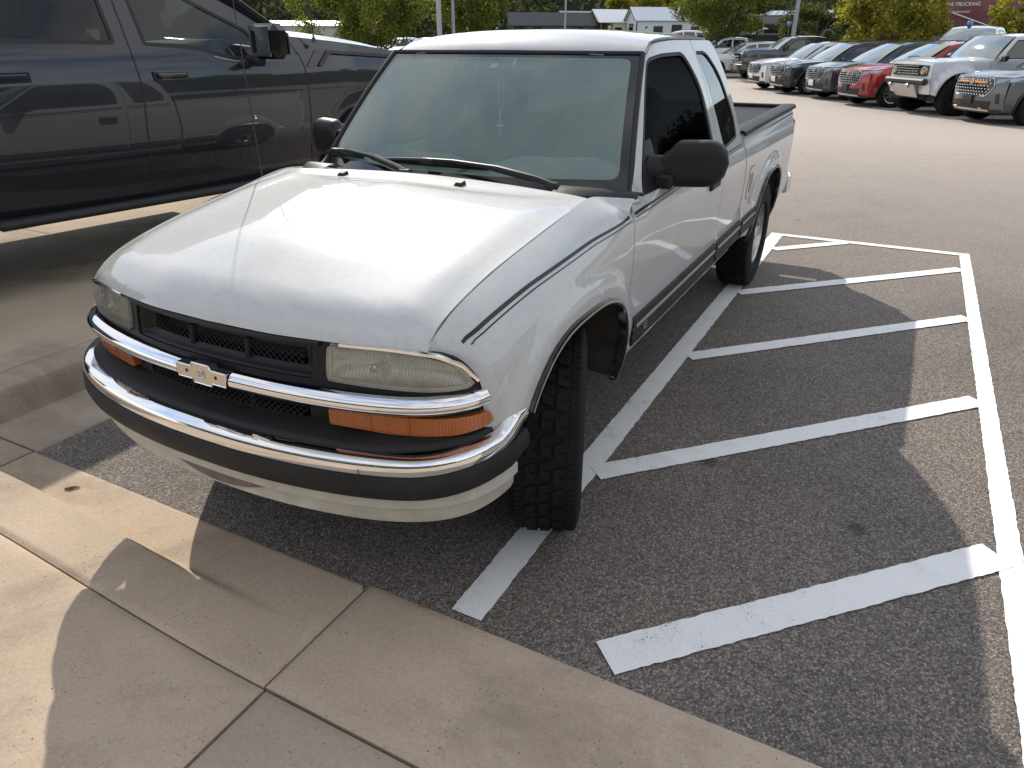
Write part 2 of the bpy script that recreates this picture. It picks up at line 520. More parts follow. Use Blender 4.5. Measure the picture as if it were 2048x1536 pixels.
def mat_lens():
    m, t, b = nmat('lamp_lens'); t.nodes.remove(b); out = t.nodes['Material Output']
    co = N(t, 'ShaderNodeTexCoord')
    wv = N(t, 'ShaderNodeTexWave', wave_type='BANDS', bands_direction='X'); wv.inputs['Scale'].default_value = 36; t.links.new(co.outputs['Object'], wv.inputs['Vector'])
    bp = N(t, 'ShaderNodeBump'); bp.inputs['Strength'].default_value = .5; bp.inputs['Distance'].default_value = .003; t.links.new(wv.outputs['Fac'], bp.inputs['Height'])
    tr = N(t, 'ShaderNodeBsdfTransparent'); tr.inputs[0].default_value = (.97, .965, .92, 1)
    gl = N(t, 'ShaderNodeBsdfGlossy'); gl.inputs['Roughness'].default_value = .06; t.links.new(bp.outputs[0], gl.inputs['Normal'])
    df = N(t, 'ShaderNodeBsdfDiffuse'); df.inputs[0].default_value = (.80, .78, .68, 1)
    fr = N(t, 'ShaderNodeFresnel'); fr.inputs[0].default_value = 1.55; t.links.new(bp.outputs[0], fr.inputs['Normal'])
    m1 = N(t, 'ShaderNodeMixShader'); m2 = N(t, 'ShaderNodeMixShader')
    h = ramp(t, noise(t, 12, 6, .7, co.outputs['Object']).outputs['Fac'], [(.3, (.16,)*3), (.75, (.36,)*3)])
    t.links.new(h.outputs[0], m1.inputs[0]); t.links.new(tr.outputs[0], m1.inputs[1]); t.links.new(df.outputs[0], m1.inputs[2])
    t.links.new(fr.outputs[0], m2.inputs[0]); t.links.new(m1.outputs[0], m2.inputs[1]); t.links.new(gl.outputs[0], m2.inputs[2])
    t.links.new(m2.outputs[0], out.inputs[0])
mat_lens()
def mat_reflector():
    m, t, b = nmat('lamp_reflector')
    b.inputs['Metallic'].default_value = .15; b.inputs['Roughness'].default_value = .18; b.inputs['Base Color'].default_value = (.96, .93, .82, 1); b.inputs['Coat Weight'].default_value = 1.0; b.inputs['Coat IOR'].default_value = 2.2
    co = N(t, 'ShaderNodeTexCoord')
    wv = N(t, 'ShaderNodeTexWave', wave_type='BANDS', bands_direction='X'); wv.inputs['Scale'].default_value = 34; wv.inputs['Distortion'].default_value = .6
    t.links.new(co.outputs['Object'], wv.inputs['Vector'])
    w2 = N(t, 'ShaderNodeTexWave', wave_type='BANDS', bands_direction='Z'); w2.inputs['Scale'].default_value = 9; t.links.new(co.outputs['Object'], w2.inputs['Vector'])
    ad = N(t, 'ShaderNodeMath', operation='ADD'); t.links.new(wv.outputs['Fac'], ad.inputs[0]); t.links.new(w2.outputs['Fac'], ad.inputs[1])
    bump(t, b, ad.outputs[0], 1.0, .012)
mat_reflector()
def mat_amber(name='amber_lens', col=(.50, .125, .010)):
    m, t, b = nmat(name)
    co = N(t, 'ShaderNodeTexCoord')
    b.inputs['Roughness'].default_value = .22; b.inputs['Coat Weight'].default_value = .7; b.inputs['Coat Roughness'].default_value = .06
    w = N(t, 'ShaderNodeTexWave', wave_type='BANDS', bands_direction='Z'); w.inputs['Scale'].default_value = 55; t.links.new(co.outputs['Object'], w.inputs['Vector'])
    w2 = N(t, 'ShaderNodeTexWave', wave_type='BANDS', bands_direction='X'); w2.inputs['Scale'].default_value = 45; t.links.new(co.outputs['Object'], w2.inputs['Vector'])
    ad = N(t, 'ShaderNodeMath', operation='ADD'); t.links.new(w.outputs['Fac'], ad.inputs[0]); t.links.new(w2.outputs['Fac'], ad.inputs[1])
    c = ramp(t, ad.outputs[0], [(.2, tuple(v*.55 for v in col)), (.9, col)])
    t.links.new(c.outputs[0], b.inputs['Base Color'])
    bump(t, b, ad.outputs[0], .5, .003)
mat_amber()
mat_amber('red_lens', (.35, .01, .01))

# ================================================================== the white pickup
truck = empty('pickup_truck', (0, 0, 0), 0, 'old white pickup truck with chrome bumper and bare emblem mount, parked beside the hatched lines', 'pickup truck')

# ---- side surface (driver side, x > 0): x as a function of y (rearwards) and z
prof_hi = pchip([(.40, .758), (.46, .772), (.52, .784), (.60, .794), (.66, .799), (.72, .803), (.80, .808), (.88, .810), (.95, .806), (1.0, .797), (1.03, .787), (1.06, .774), (1.10, .757), (1.20, .722), (1.30, .686), (1.40, .648), (1.50, .603), (1.56, .572)])
plan_x = pchip([(-.62, .56), (-.57, .650), (-.54, .700), (-.515, .740), (-.490, .768), (-.45, .786), (-.38, .797), (-.2, .803), (.2, .804), (.46, .803)])
gapx = pchip([(-.70, .640), (-.585, .646), (-.28, .656), (.07, .668), (.352, .677), (.45, .698), (.62, .742)])
gapz = pchip([(-.70, .79), (-.59, .862), (-.575, .878), (-.545, .90), (-.49, .93), (-.28, .985), (.07, 1.042), (.352, 1.081), (.45, 1.068), (.62, 1.038)])
YF, YR = 0.015, 3.20          # arch centres
ZC, AA, BB, PN = .40, .410, .400, 2.8
def arch_val(y, z, yc):
    return (np.abs((y - yc) / AA)**PN + np.abs((np.maximum(z, ZC) - ZC) / BB)**PN)**(1/PN)
def arch_pts(yc, zb=.44, n=40, k=1.0):
    th = np.linspace(0, pi, n)
    c, s = np.cos(th), np.sin(th)
    y = yc - np.sign(c) * AA*k * np.abs(c)**(2/PN); z = ZC + BB*k * np.abs(s)**(2/PN)
    p = [(yc - AA*k, zb)] + list(zip(y, z)) + [(yc + AA*k, zb)]
    return np.array(p)
def flare(y, z):
    r = 0
    for yc in (YF, YR):
        e = (arch_val(y, z, yc) - 1) * .42
        r = r + .023 * (1 - sstep(.045, .105, e)) * sstep(-.25, .02, z - .45)
    band = .022 * sstep(.664, .640, z) * sstep(.46, .53, z)
    band = band * sstep(.36, .46, y)
    return np.maximum(r, band)
def X_door(y, z):
    x = prof_hi(z)
    # turns in towards the windscreen edge
    yw = .60 + (np.clip(z, 1.0, 1.55) - 1.03) * .88
    x = x - .035 * np.exp(-np.maximum(y - yw, 0) / .05) * sstep(1.0, 1.06, z)
    return x + flare(y, z)
def X_fend(y, z):
    zg, xg, xp = gapz(y), gapx(y), plan_x(y)
    zw = .72
    t = np.clip((zg - z) / np.minimum(.17, np.maximum(zg - zw, .06)), 0, 1)
    s = 1 - (1 - t)**2.3
    x = xg + (xp - xg) * s
    x = x + np.where(z < zw, prof_hi(z) - prof_hi(.72), 0)
    wq = np.maximum(sstep(.15, .455, y) * sstep(0.0, .09, zg - z), sstep(.33, .58, y)**1.5)
    x = x + (prof_hi(z) - x) * wq
    return x + flare(y, z)
fS = lambda fn: (lambda y, z: (fn(y, z), y, z))

# fender
fa = arch_pts(YF)
front_edge = crom([(-.590, .862), (-.560, .856), (-.532, .838), (-.515, .797), (-.507, .754), (-.504, .70), (-.503, .655), (-.50, .62)], 5)
fp = list(front_edge) + [(-.396, .62)]
arc_f = fa[(fa[:, 1] > .625) | (fa[:, 0] > YF)]
arc_f = arc_f[arc_f[:, 0] > -.4]
fp += [tuple(p) for p in arc_f]
fp += [(.458, .44), (.459, .70), (.459, .88), (.462, .96), (.475, 1.012), (.52, 1.040), (.60, 1.042)]
topc = [(y, float(gapz(y)) - .001) for y in np.linspace(.60, -.575, 46)]
fp += topc
def arch_rings(yc): return [tuple(p) for k in (.012, .026, .042, .058, .074, .09, .106, .122) for p in arch_pts(yc, .46, 70, 1 + k/.40)[1:-1]]
ex = arch_rings(YF) + [(y, float(gapz(y)) - d) for y in np.linspace(-.56, .58, 44) for d in (.0025, .006, .012, .022, .036, .052, .075)]
panel('fender', fp, fS(X_fend), MAT['white_paint'], truck, .024, thick=.02, mirror=True, extra=ex)

# door (with window frame), cab side behind it, bed side
win = rpoly([(.655, 1.052, .03), (.80, 1.215, .2), (.965, 1.395, .1), (1.075, 1.492, .045), (1.25, 1.508, .1), (1.60, 1.512, .07), (1.735, 1.36, .15), (1.745, 1.20, .2), (1.735, 1.070, .02)], .03, 6)
qwin = rpoly([(1.800, 1.512, .03), (2.00, 1.512, .07), (2.150, 1.40, .2), (2.245, 1.20, .2), (2.235, 1.09, .05), (1.905, 1.062, .04), (1.885, 1.22, .2), (1.845, 1.40, .2)], .03, 6)
wsedge = [(.602, 1.040), (.70, 1.140), (.84, 1.298), (.95, 1.415), (1.03, 1.490), (1.075, 1.517), (1.13, 1.536), (1.25, 1.552)]
dgap = [(1.772, 1.561), (1.800, 1.44), (1.815, 1.25), (1.800, 1.06), (1.79, .90), (1.775, .70), (1.75, .50), (1.74, .44)]
dp = [(.466, .44), (.466, .70), (.466, .88), (.469, .958), (.482, 1.008), (.527, 1.034)] + wsedge + [(1.5, 1.561)] + dgap
door = panel('door', dp, fS(X_door), MAT['white_paint'], truck, .05, holes=[win], thick=.02, mirror=True)
cab_rear = [(2.13, 1.558), (2.17, 1.550), (2.215, 1.50), (2.275, 1.36), (2.305, 1.20), (2.318, 1.09), (2.338, .9), (2.342, .44)]
cp = [(y + .007, z) for y, z in dgap[::-1]] + cab_rear
panel('cab_side', cp, fS(X_door), MAT['white_paint'], truck, .05, holes=[qwin], thick=.02, mirror=True)
ra = arch_pts(YR)
bp_ = [(2.362, .46), (2.358, .9), (2.340, 1.085), (2.345, 1.098), (4.11, 1.118), (4.135, 1.10), (4.145, .90), (4.14, .60), (4.10, .47)]
bp2 = bp_ + [tuple(p) for p in ra[::-1] if True]
def X_bed(y, z):
    x = X_door(y, np.minimum(z, 1.13)) 
    x = x + .012 * sstep(1.03, 1.10, z)
    return x - .05 * sstep(4.08, 4.16, y)**2
panel('bed_side', bp2, fS(X_bed), MAT['white_paint'], truck, .05, thick=.02, mirror=True, extra=arch_rings(YR))

# window glass and rubber rings
panel('side_window', win*[1, 1], lambda y, z: (-(X_door(y, z) - .012), y, z), MAT['side_glass'], truck, .08, flip=True)
panel('side_window', win*[1, 1], lambda y, z: (X_door(y, z) - .012, y, z), MAT['cab_shade'], truck, .08)  # driver's pane added to darken the cab behind it
panel('quarter_window', qwin, lambda y, z: (X_door(y, z) - .008, y, z), MAT['quarter_glass'], truck, .08, mirror=True)
def ring2d(poly, d):
    P = np.asarray(poly); c = P.mean(0); t = np.roll(P, -1, 0) - np.roll(P, 1, 0); n = np.stack([t[:, 1], -t[:, 0]], 1); n /= np.linalg.norm(n, axis=1)[:, None] + 1e-9
    area = np.sum((P[:, 0] - np.roll(P[:, 0], -1)) * (P[:, 1] + np.roll(P[:, 1], -1)))
    return P + n * d * (1 if area > 0 else -1)
panel('window_seal', ring2d(win, .004), lambda y, z: (X_door(y, z) - .004, y, z), MAT['rubber'], truck, .05, holes=[ring2d(win, -.014)], mirror=True)
panel('window_seal', ring2d(qwin, .003), lambda y, z: (X_door(y, z) - .002, y, z), MAT['rubber'], truck, .05, holes=[ring2d(qwin, -.012)], mirror=True)

# arch lip mouldings, wheel-well liners
for yc, xf in ((YF, X_fend), (YR, X_bed)):
    a = arch_pts(yc, .46, 46)
    if yc == YF: a = a[(a[:, 1] > .63) | (a[:, 0] > yc)]
    P3 = [(float(xf(y, z)) , y, z) for y, z in a]
    cen = Vector((0.8, yc, .42))
    m = MB(); V = []; 
    prof = [(-.002, .012), (.010, .010), (.014, .000), (.008, -.008), (-.016, -.010), (-.016, .010)]
    for i, p in enumerate(P3):
        p = Vector(p); t = (Vector(P3[min(i+1, len(P3)-1)]) - Vector(P3[max(i-1, 0)])).normalized()
        o = Vector((1, 0, 0)); r = o.cross(t).normalized()
        if (p + r*.05 - cen).length < (p - cen).length: r = -r
        for a1, b1 in prof: V.append(tuple(p + o*a1 + r*b1))
    M_ = len(prof); Fq = [(i*M_+k, (i+1)*M_+k, (i+1)*M_+(k+1) % M_, i*M_+(k+1) % M_) for i in range(len(P3)-1) for k in range(M_)]
    m.add(V, Fq); pair(m, 'arch_moulding', MAT['gloss_black'], truck)
    m2 = MB(); V2 = []
    prof2 = [(.0145, .004), (.0160, .0005), (.0145, -.003), (.011, .0)]
    for i, p in enumerate(P3):
        p = Vector(p); t = (Vector(P3[min(i+1, len(P3)-1)]) - Vector(P3[max(i-1, 0)])).normalized()
        o = Vector((1, 0, 0)); r = o.cross(t).normalized()
        if (p + r*.05 - cen).length < (p - cen).length: r = -r
        for a1, b1 in prof2: V2.append(tuple(p + o*a1 + r*b1))
    m2.add(V2, [(i*4+k, (i+1)*4+k, (i+1)*4+(k+1) % 4, i*4+(k+1) % 4) for i in range(len(P3)-1) for k in range(4)])
    pair(m2, 'moulding_bead', MAT['chrome_worn'], truck)
    a2 = arch_pts(yc, .43, 40, 1.0)
    w = MB()
    def lin(u, v, a2=a2, xf=xf):
        i = min(int(u*(len(a2)-1)), len(a2)-2); f_ = u*(len(a2)-1) - i
        y, z = a2[i]*(1-f_) + a2[i+1]*f_
        x0 = min(.81, float(xf(y, max(z, .46))) - .012)
        return (x0 + (.40 - x0)*v, y + (y-yc)*.03*v, z + .03*v)
    w.grid(lin, 50, 6); pair(w, 'wheel_well', MAT['dirty_liner'], truck)
    bk = MB(); bk.box((.40, yc, .55), (.02, .95, .75)); pair(bk, 'well_wall', MAT['under_dark'], truck)

# roof
rf_front = pchip([(0, .962), (.3, .975), (.5, 1.008), (.598, 1.038)])
def Zroof(x, y):
    ax = np.abs(x); yf = rf_front(ax)
    e = y - yf
    z = 1.600 - .036*(ax/.585)**2.6 - .080*np.exp(-e/.085)
    z = z + .006*np.exp(-((y-1.6)/.5)**2) - .05*sstep(2.05, 2.25, y)**2
    return z
xs = np.linspace(-.598, .598, 25)
rp_ = [(x, float(rf_front(abs(x)))) for x in xs] + [(.588, 1.09), (.578, 1.16), (.572, 1.4), (.570, 2.0), (.56, 2.12), (.50, 2.19), (.3, 2.215), (0, 2.22)]
rp_ += [(-x, y) for x, y in [(.3, 2.215), (.50, 2.19), (.56, 2.12), (.570, 2.0), (.572, 1.4), (.578, 1.16), (.588, 1.09)]]
ex = [(x, float(rf_front(abs(x))) + d) for x in np.linspace(-.52, .52, 27) for d in (.012, .028, .05, .08, .12)]
panel('roof', rp_, lambda x, y: (x, y, Zroof(x, y)), MAT['white_paint'], truck, .06, thick=.02, extra=ex)
# rain gutter seam between roof and door frame
seam = [(.602, 1.048, 1.502), (.603, 1.075, 1.518), (.594, 1.12, 1.533), (.583, 1.22, 1.552), (.5735, 1.5, 1.562), (.572, 2.0, 1.561), (.567, 2.13, 1.552)]
m = MB(); m.tube(crom([(x-.002, y, z-.002) for x, y, z in seam], 6), .0030, 6); pair(m, 'roof_seam', MAT['rubber'], truck)

# windscreen
def WS(s, t):
    """s -1..1 across, t 0 bottom .. 1 top"""
    a = np.abs(s)
    xb, yb, zb = .725*s, .455 + .165*a**2.2, 1.052 - .012*a**2
    xt, yt, zt = .596*s, .962 + .078*a**2, 1.512 - .002*a
    b = 4*t*(1-t)
    return (xb + (xt-xb)*t, yb + (yt-yb)*t - .020*b*(1-.4*a*a), zb + (zt-zb)*t + .018*b*(1-.3*a*a))
full = [(-1, 0), (1, 0), (1, 1), (-1, 1)]
see = rpoly([(-.945, .10), (-.3, .075), (.3, .075), (.945, .10), (.935, .955), (-.935, .955)], .06, 5)
panel('windscreen', see, WS, MAT['windshield_glass'], truck, .07)
panel('windscreen_frame', full, WS, MAT['gloss_black'], truck, .06, holes=[see])
tr = MB()
tr.tube([tuple(WS(np.float64(1.0), np.float64(t))) for t in np.linspace(0, 1, 14)], .011, 6)
pair(tr, 'pillar_seal', MAT['rubber'], truck)
tr = MB(); tr.tube([tuple(WS(np.float64(s), np.float64(1.0))) for s in np.linspace(-1, 1, 21)], .010, 6)
tr.build('header_seal', MAT['rubber'], truck)

# hood
yfr = pchip([(0, -.702), (.2, -.693), (.378, -.662), (.55, -.620), (.646, -.586), (.70, -.56)])
nose = pchip([(0, 0), (.008, .018), (.02, .031), (.035, .042), (.06, .057), (.095, .072), (.18, .098), (.3, .127), (.45, .153), (.65, .184), (.82, .206), (.93, .219), (1.06, .232)])
def Zhood(x, y):
    ax = np.abs(x); d = y - yfr(ax)
    xe = gapx(y)
    r = np.clip(ax / xe, 0, 1.1)
    sm = np.sqrt(r*r + .0012) - .0346       # soft centre ridge
    cc = pchip([(0, 0), (.12, .014), (.30, .030), (.65, .031), (.85, .022), (1.0, .008), (1.1, .004)])(d)
    sh_ = .016*sstep(0, .10, d)*(1 - sstep(.80, 1.0, r)**1.5)*(1 - .7*sstep(.7, 1.0, d))
    lip = -.006*np.exp(-((d-.94)/.05)**2)*sstep(1.0, .7, r)
    return .858 + nose(d) + cc*(1 - sstep(.03, .78, r)) + .004*(1 - np.clip(sm/.1, 0, 1)**.8)*sstep(0, .2, d)*(1 - sstep(.8, 1.0, d)) + sh_ + lip + .013*(1 - np.clip(ax/.65, 0, 1)**2.5)*np.exp(-d/.16)
hr = pchip([(0, .372), (.35, .366), (.55, .358), (.69, .350)])
hx = np.linspace(-.640, .640, 41)
hp = [(x, float(yfr(abs(x)))) for x in hx]
hp += [(float(gapx(y)) - .004, y) for y in np.linspace(-.575, .345, 30)]
hp += [(x, float(hr(abs(x)))) for x in np.linspace(.66, -.66, 21)]
hp += [(-float(gapx(y)) + .004, y) for y in np.linspace(.345, -.575, 30)]
ex = [(x, float(yfr(abs(x))) + d) for x in np.linspace(-.62, .62, 50) for d in (.004, .009, .016, .026, .04, .06)]
ex += [(s*x, y) for y in np.linspace(-.6, .34, 30) for x in (.012, .03) for s in (-1, 1)]
panel('hood', hp, lambda x, y: (x, y, Zhood(x, y)), MAT['white_paint'], truck, .035, thick=.025, extra=ex)
# rubber in the gap between hood and fender
g = MB(); g.tube([(float(gapx(y)) - .002, y, float(gapz(y)) - .014) for y in np.linspace(-.56, .34, 24)], .006, 6)
pair(g, 'hood_gap_seal', MAT['rubber'], truck)
# washer nozzles
for sx in (-.329, .204):
    z = float(Zhood(np.float64(sx), np.float64(.29)))
    m = MB(); m.add([(sx-.016, .272, z), (sx+.016, .272, z), (sx+.018, .305, z), (sx-.018, .305, z), (sx-.011, .280, z+.010), (sx+.011, .280, z+.010), (sx+.013, .303, z+.016), (sx-.013, .303, z+.016)],
                    [(0,1,5,4), (1,2,6,5), (2,3,7,6), (3,0,4,7), (4,5,6,7)])
    m.build('washer_nozzle', MAT['faded_plastic'], truck, smooth=False)

# cowl: dark tray, panel with slots, end caps
cow = MB()
def cowf(u, v):
    s = -1 + 2*u; x = .70*s
    y0 = .35; y1 = .49 + .15*abs(s)**2.2
    y = y0 + (y1-y0)*v
    return (x, y, 1.068 - .014*abs(s) - .012*v + .012*math.sin(pi*v))
cow.grid(cowf, 33, 6); cowl = cow.build('cowl_panel', MAT['white_paint'], truck)
sl = MB()
for x0, x1, n in ((-.46, -.06, 12), (.02, .40, 11)):
    for r in range(3):
        for k in range(n):
            xa = x0 + (x1-x0)*k/n; xb = x0 + (x1-x0)*(k+.72)/n
            v0 = .30 + .22*r; 
            p = [cowf((x/.70+1)/2, v) for x, v in ((xa, v0), (xb, v0), (xb, v0+.13), (xa, v0+.13))]
            b = len(sl.V); sl.V += [(q[0], q[1], q[2]+.003) for q in p]; sl.F.append((b, b+1, b+2, b+3))
o = sl.build('cowl_slots', MAT['under_dark'], truck, smooth=False); tag(o, kind='stuff')
cp_ = MB()
cp_.grid(lambda u, v: (.52 + .258*u, .372 + .17*u**1.6 + (.15-.06*u)*v, 1.074 - .026*u**2 - .004*v + .020*math.sin(pi*v)), 10, 6)
pair(cp_, 'cowl_end_cap', MAT['black_plastic'], truck)

# wipers: arm, blade
def wiper(px, py, s_tip, t_tip, s0, s1):
    q = lambda s, t, up: Vector([float(c) for c in WS(np.float64(s), np.float64(t))]) + Vector((0, -.69, .72))*up
    base = Vector((px, py, 1.085)); tip = q(s_tip, t_tip, .034); d = tip - base
    arm = MB(); pts = [base + Vector((0, 0, -.03)), base + Vector((0, 0, .008)), base + d*.12 + Vector((0, 0, .016)), base + d*.42 + Vector((0, 0, .022)), base + d*.50 + Vector((0, 0, .022)), base + d*.78 + Vector((0, 0, .014)), tip]
    arm.tube(pts, [.013, .014, .013, .0125, .009, .007, .006], 8)
    w = arm.build('wiper', MAT['black_plastic'], truck)
    hb = MB(); hb.box((base.x, base.y, base.z), (.055, .045, .035), .01); hb.build('pivot_cap', MAT['black_plastic'], w)
    bl = MB(); n = 11; P = []; P2 = []
    for i in range(n):
        f = i/(n-1); s = s0 + (s1-s0)*f; t = t_tip*(.95 + .05*f)
        P.append(q(s, t, .012 + .016*(1-abs(2*f-1)**1.6))); P2.append(q(s, t, .006))
    bl.tube(P, [.006 + .005*(1-abs(2*i/(n-1)-1)) for i in range(n)], 6); bl.tube(P2, .006, 5)
    bl.box(tip + Vector((0, 0, -.008)), (.065, .034, .026), .006)
    bl.build('wiper_blade', MAT['black_plastic'], w)
wiper(-.131, .422, -.86, .115, -1.03, -.62)
wiper(.500, .432, -.085, .115, -.46, .28)

# antenna on passenger fender
an = MB(); an.tube([(-.735, .26, 1.00), (-.738, .265, 1.035)], [.016, .012], 10)
an.tube([(-.738, .265, 1.035), (-.748, .268, 1.25), (-.758, .27, 1.6), (-.765, .27, 1.86)], [.003, .0026, .002, .0016], 6)
an.build('antenna', MAT['dark_metal'], truck)

# ---- front face: plan curve F(s)
FP = crom([(0, -.705), (.12, -.703), (.25, -.692), (.378, -.668), (.50, -.640), (.60, -.612), (.66, -.588), (.70, -.563), (.733, -.530), (.750, -.495), (.758, -.45), (.762, -.40)], 10)
FS = np.concatenate([[0], np.cumsum(np.linalg.norm(np.diff(FP, axis=0), axis=1))])
def s_of(x): return float(np.interp(x, FP[:, 0], FS))
def Fc(s):
    a = np.abs(s); x = np.interp(a, FS, FP[:, 0]); y = np.interp(a, FS, FP[:, 1])
    e = .012
    tx = np.interp(a+e, FS, FP[:, 0]) - np.interp(np.maximum(a-e, 0), FS, FP[:, 0]); ty = np.interp(a+e, FS, FP[:, 1]) - np.interp(np.maximum(a-e, 0), FS, FP[:, 1])
    L = np.hypot(tx, ty); nx, ny = ty/L, -tx/L
    sg = np.where(np.asarray(s) < 0, -1.0, 1.0)
    return x*sg, y, nx*sg*1.0, ny
def face(out=0.0, tilt=.14, zr=.76):
    def f(s, z):
        x, y, nx, ny = Fc(s)
        o = out(s, z) if callable(out) else out
        return (x + nx*o, y + ny*o + tilt*(z-zr), z)
    return f
def SX(pts): return [((1 if p[0] >= 0 else -1)*s_of(abs(p[0])), *p[1:]) for p in pts]
ZT = pchip([(0, .871), (.4, .869), (.646, .863), (.70, .848), (.735, .80), (.752, .73), (.762, .60)])
# shell outline and openings
hl = rpoly(SX([(.384, .762, .012), (.384, .856, .012), (.50, .858, .02), (.60, .855, .05), (.668, .842, .05), (.706, .818, .04), (.738, .776, .02), (.728, .763, .02), (.66, .757, .05), (.52, .756, .05)]), .02, 5)
hlm = hl * [-1, 1]
opn = rpoly(SX([(-.346, .760), (.346, .760), (.346, .848), (-.346, .848)]), .012, 4)
sh = [(s_of(x), z) for x, z in ((0, .742), (.3, .742), (.76, .742))] 
top = [(s_of(x)*sg, float(ZT(x)) - .003) for sg, xs_ in ((1, (.752, .745, .735, .72, .70, .67, .646, .55, .45, .35, .2, .1)), ) for x in xs_]
bot = [(s_of(x), .690) for x in (0, .2, .4, .6, .7, .74, .756)]
out_r = bot + [(s_of(.757), .71)] + top
outl = out_r + [(0, .868)] + [(-s, z) for s, z in out_r[::-1]][:-1]
panel('grille_shell', outl, face(0), MAT['black_plastic'], truck, .03, holes=[opn, ring2d(hl, .004), ring2d(hlm, .004)], thick=.02)
# recess of the upper opening: sloped walls to the mesh plane
mo = rpoly(SX([(-.308, .779), (.308, .779), (.306, .824), (-.306, .824)]), .012, 4)
panel('grille_recess', opn, face(lambda s, z: -.006 - .030*np.minimum(np.minimum(sstep(.346, .31, np.abs(s)), sstep(.758, .780, z)), 1)), MAT['black_plastic'], truck, .012, holes=[mo])
def mesh_grid(x0, x1, z0, z1, out, name):
    m = MB(); f = face(out); p = .021; w = .0014
    for sg in (1, -1):
        k = x0 - (z1-z0)*1.3
        while k < x1 + (z1-z0)*1.3:
            pts = []
            for q in np.linspace(0, 1, 6):
                x = k + sg*(q-.5)*(z1-z0)*1.25; z = z0 + (z1-z0)*q
                if x0 <= x <= x1: pts.append(f(np.float64(s_of(abs(x))*(1 if x >= 0 else -1)), np.float64(z)))
            if len(pts) > 1: m.tube([tuple(float(c) for c in p_) for p_ in pts], w, 4, False)
            k += p
    o = m.build(name, MAT['black_plastic'], truck); tag(o, kind='stuff'); return o
mesh_grid(-.305, .305, .780, .823, -.034, 'grille_mesh')
panel('grille_back', mo, face(-.075), MAT['under_dark'], truck, .05)
for x in (-.11, .11):
    m = MB(); f = face(-.030)
    s = s_of(abs(x))*(1 if x > 0 else -1)
    c0 = np.array(f(np.float64(s), np.float64(.775)), float); c1 = np.array(f(np.float64(s), np.float64(.828)), float)
    m.tube([tuple(c0), tuple((c0+c1)/2), tuple(c1)], [.010, .0085, .010], 8); m.build('grille_divider', MAT['black_plastic'], truck)
# raised top bar of the shell
tb = sweep([tuple(float(c) for c in face(.004)(np.float64(s), np.float64(.859))) for s in np.linspace(s_of(-0)-s_of(.365), s_of(.365), 31)],
           [(0, -.007), (.007, -.004), (.009, .002), (.005, .008), (-.004, .008), (-.006, -.006)])
tb.build('grille_top_bar', MAT['black_plastic'], truck)

# headlamps
for sg in (1, -1):
    H = hl * [sg, 1]
    hdl = panel('headlamp', H, face(lambda s, z: .004 + .006*np.sin(np.clip((z-.756)/.10, 0, 1)*pi)), MAT['lamp_lens'], truck, .02, thick=.02)
    hdl['label'] = 'clear rectangular headlamp with fluted lens' if sg > 0 else 'yellowed hazy headlamp'
    panel('reflector', ring2d(H, -.003), face(lambda s, z: -.016 - .028*np.sin(np.clip((np.abs(s)-s_of(.384))/(s_of(.738)-s_of(.384)), 0, 1)*pi)**.7*np.sin(np.clip((z-.756)/.10, 0, 1)*pi)**.7), MAT['lamp_reflector'], hdl, .018)
    panel('lamp_bezel', ring2d(H, .0035), face(-.010), MAT['chrome_worn'], hdl, .02, holes=[ring2d(H, -.004)], thick=.02)
    bl = MB(); cc = [float(c) for c in face(-.030)(np.float64(sg*s_of(.52)), np.float64(.808))]
    bl.lathe([(0, .022), (.008, .02), (.012, .0), (.009, -.02), (.014, -.022), (0.014, -.04)], 12, 'y', cc); bl.build('bulb', MAT['chrome'], hdl)
    # chrome brow along the top outer edge
    br = [tuple(float(c) for c in face(.006)(np.float64(sg*s_of(x)), np.float64(z))) for x, z in crom([(.42, .8615), (.55, .8620), (.64, .8550), (.675, .847), (.712, .825), (.731, .798), (.741, .779)], 5)]
    b = sweep(br, [(-.006*sg, -.004), (.006*sg, -.003), (.006*sg, .004), (-.006*sg, .006)]) if sg > 0 else sweep(br, [(.006, -.004), (-.006, -.003), (-.006, .004), (.006, .006)])
    b.build('lamp_trim', MAT['chrome'], truck)

# chrome bar with emblem mount
BP = crom([(.748, -.495), (.735, -.530), (.69, -.586), (.62, -.630), (.50, -.668), (.378, -.694), (.25, -.712), (.10, -.722)], 6)
def chrome_prof(i):
    return [(-.012, -.026), (.010, -.024), (.022, -.014), (.027, .000), (.024, .012), (.014, .022), (-.004, .026), (-.014, .02)]
for sg in (1, -1):
    path = [(sg*x, y, .7215 + .006*sstep(.5, .78, x)) for x, y in BP]
    if sg > 0: m = sweep(path[::-1], chrome_prof)
    else: m = sweep(path, chrome_prof)
    m.build('chrome_bar', MAT['chrome'], truck)
ends = MB()
bow = [(-.092, -.021), (-.040, -.021), (-.034, -.030), (.034, -.030), (.040, -.021), (.092, -.021), (.098, .018), (.040, .018), (.034, .030), (-.030, .030), (-.036, .018), (-.098, .018)]
em = MB(); em.prism([(a, .7285+b) for a, b in bow], -.748, -.722, 'y'); emb = em.build('emblem_mount', MAT['chrome_worn'], truck, smooth=False)
emb['label'] = 'bare silver emblem mount with its badge missing'
rim = MB()
for i in range(len(bow)):
    a, b = bow[i], bow[(i+1) % len(bow)]
    rim.tube([(a[0], -.7490, .7285+a[1]), (b[0], -.7490, .7285+b[1])], .0022, 5)
rim.build('emblem_rim', MAT['chrome'], emb)
for x in (-.058, .055):
    d = MB(); d.lathe([(0, -.7487), (.0052, -.7487), (.0052, -.747)], 12, 'y', (x, 0, .7285)); d.build('mount_hole', MAT['under_dark'], emb)
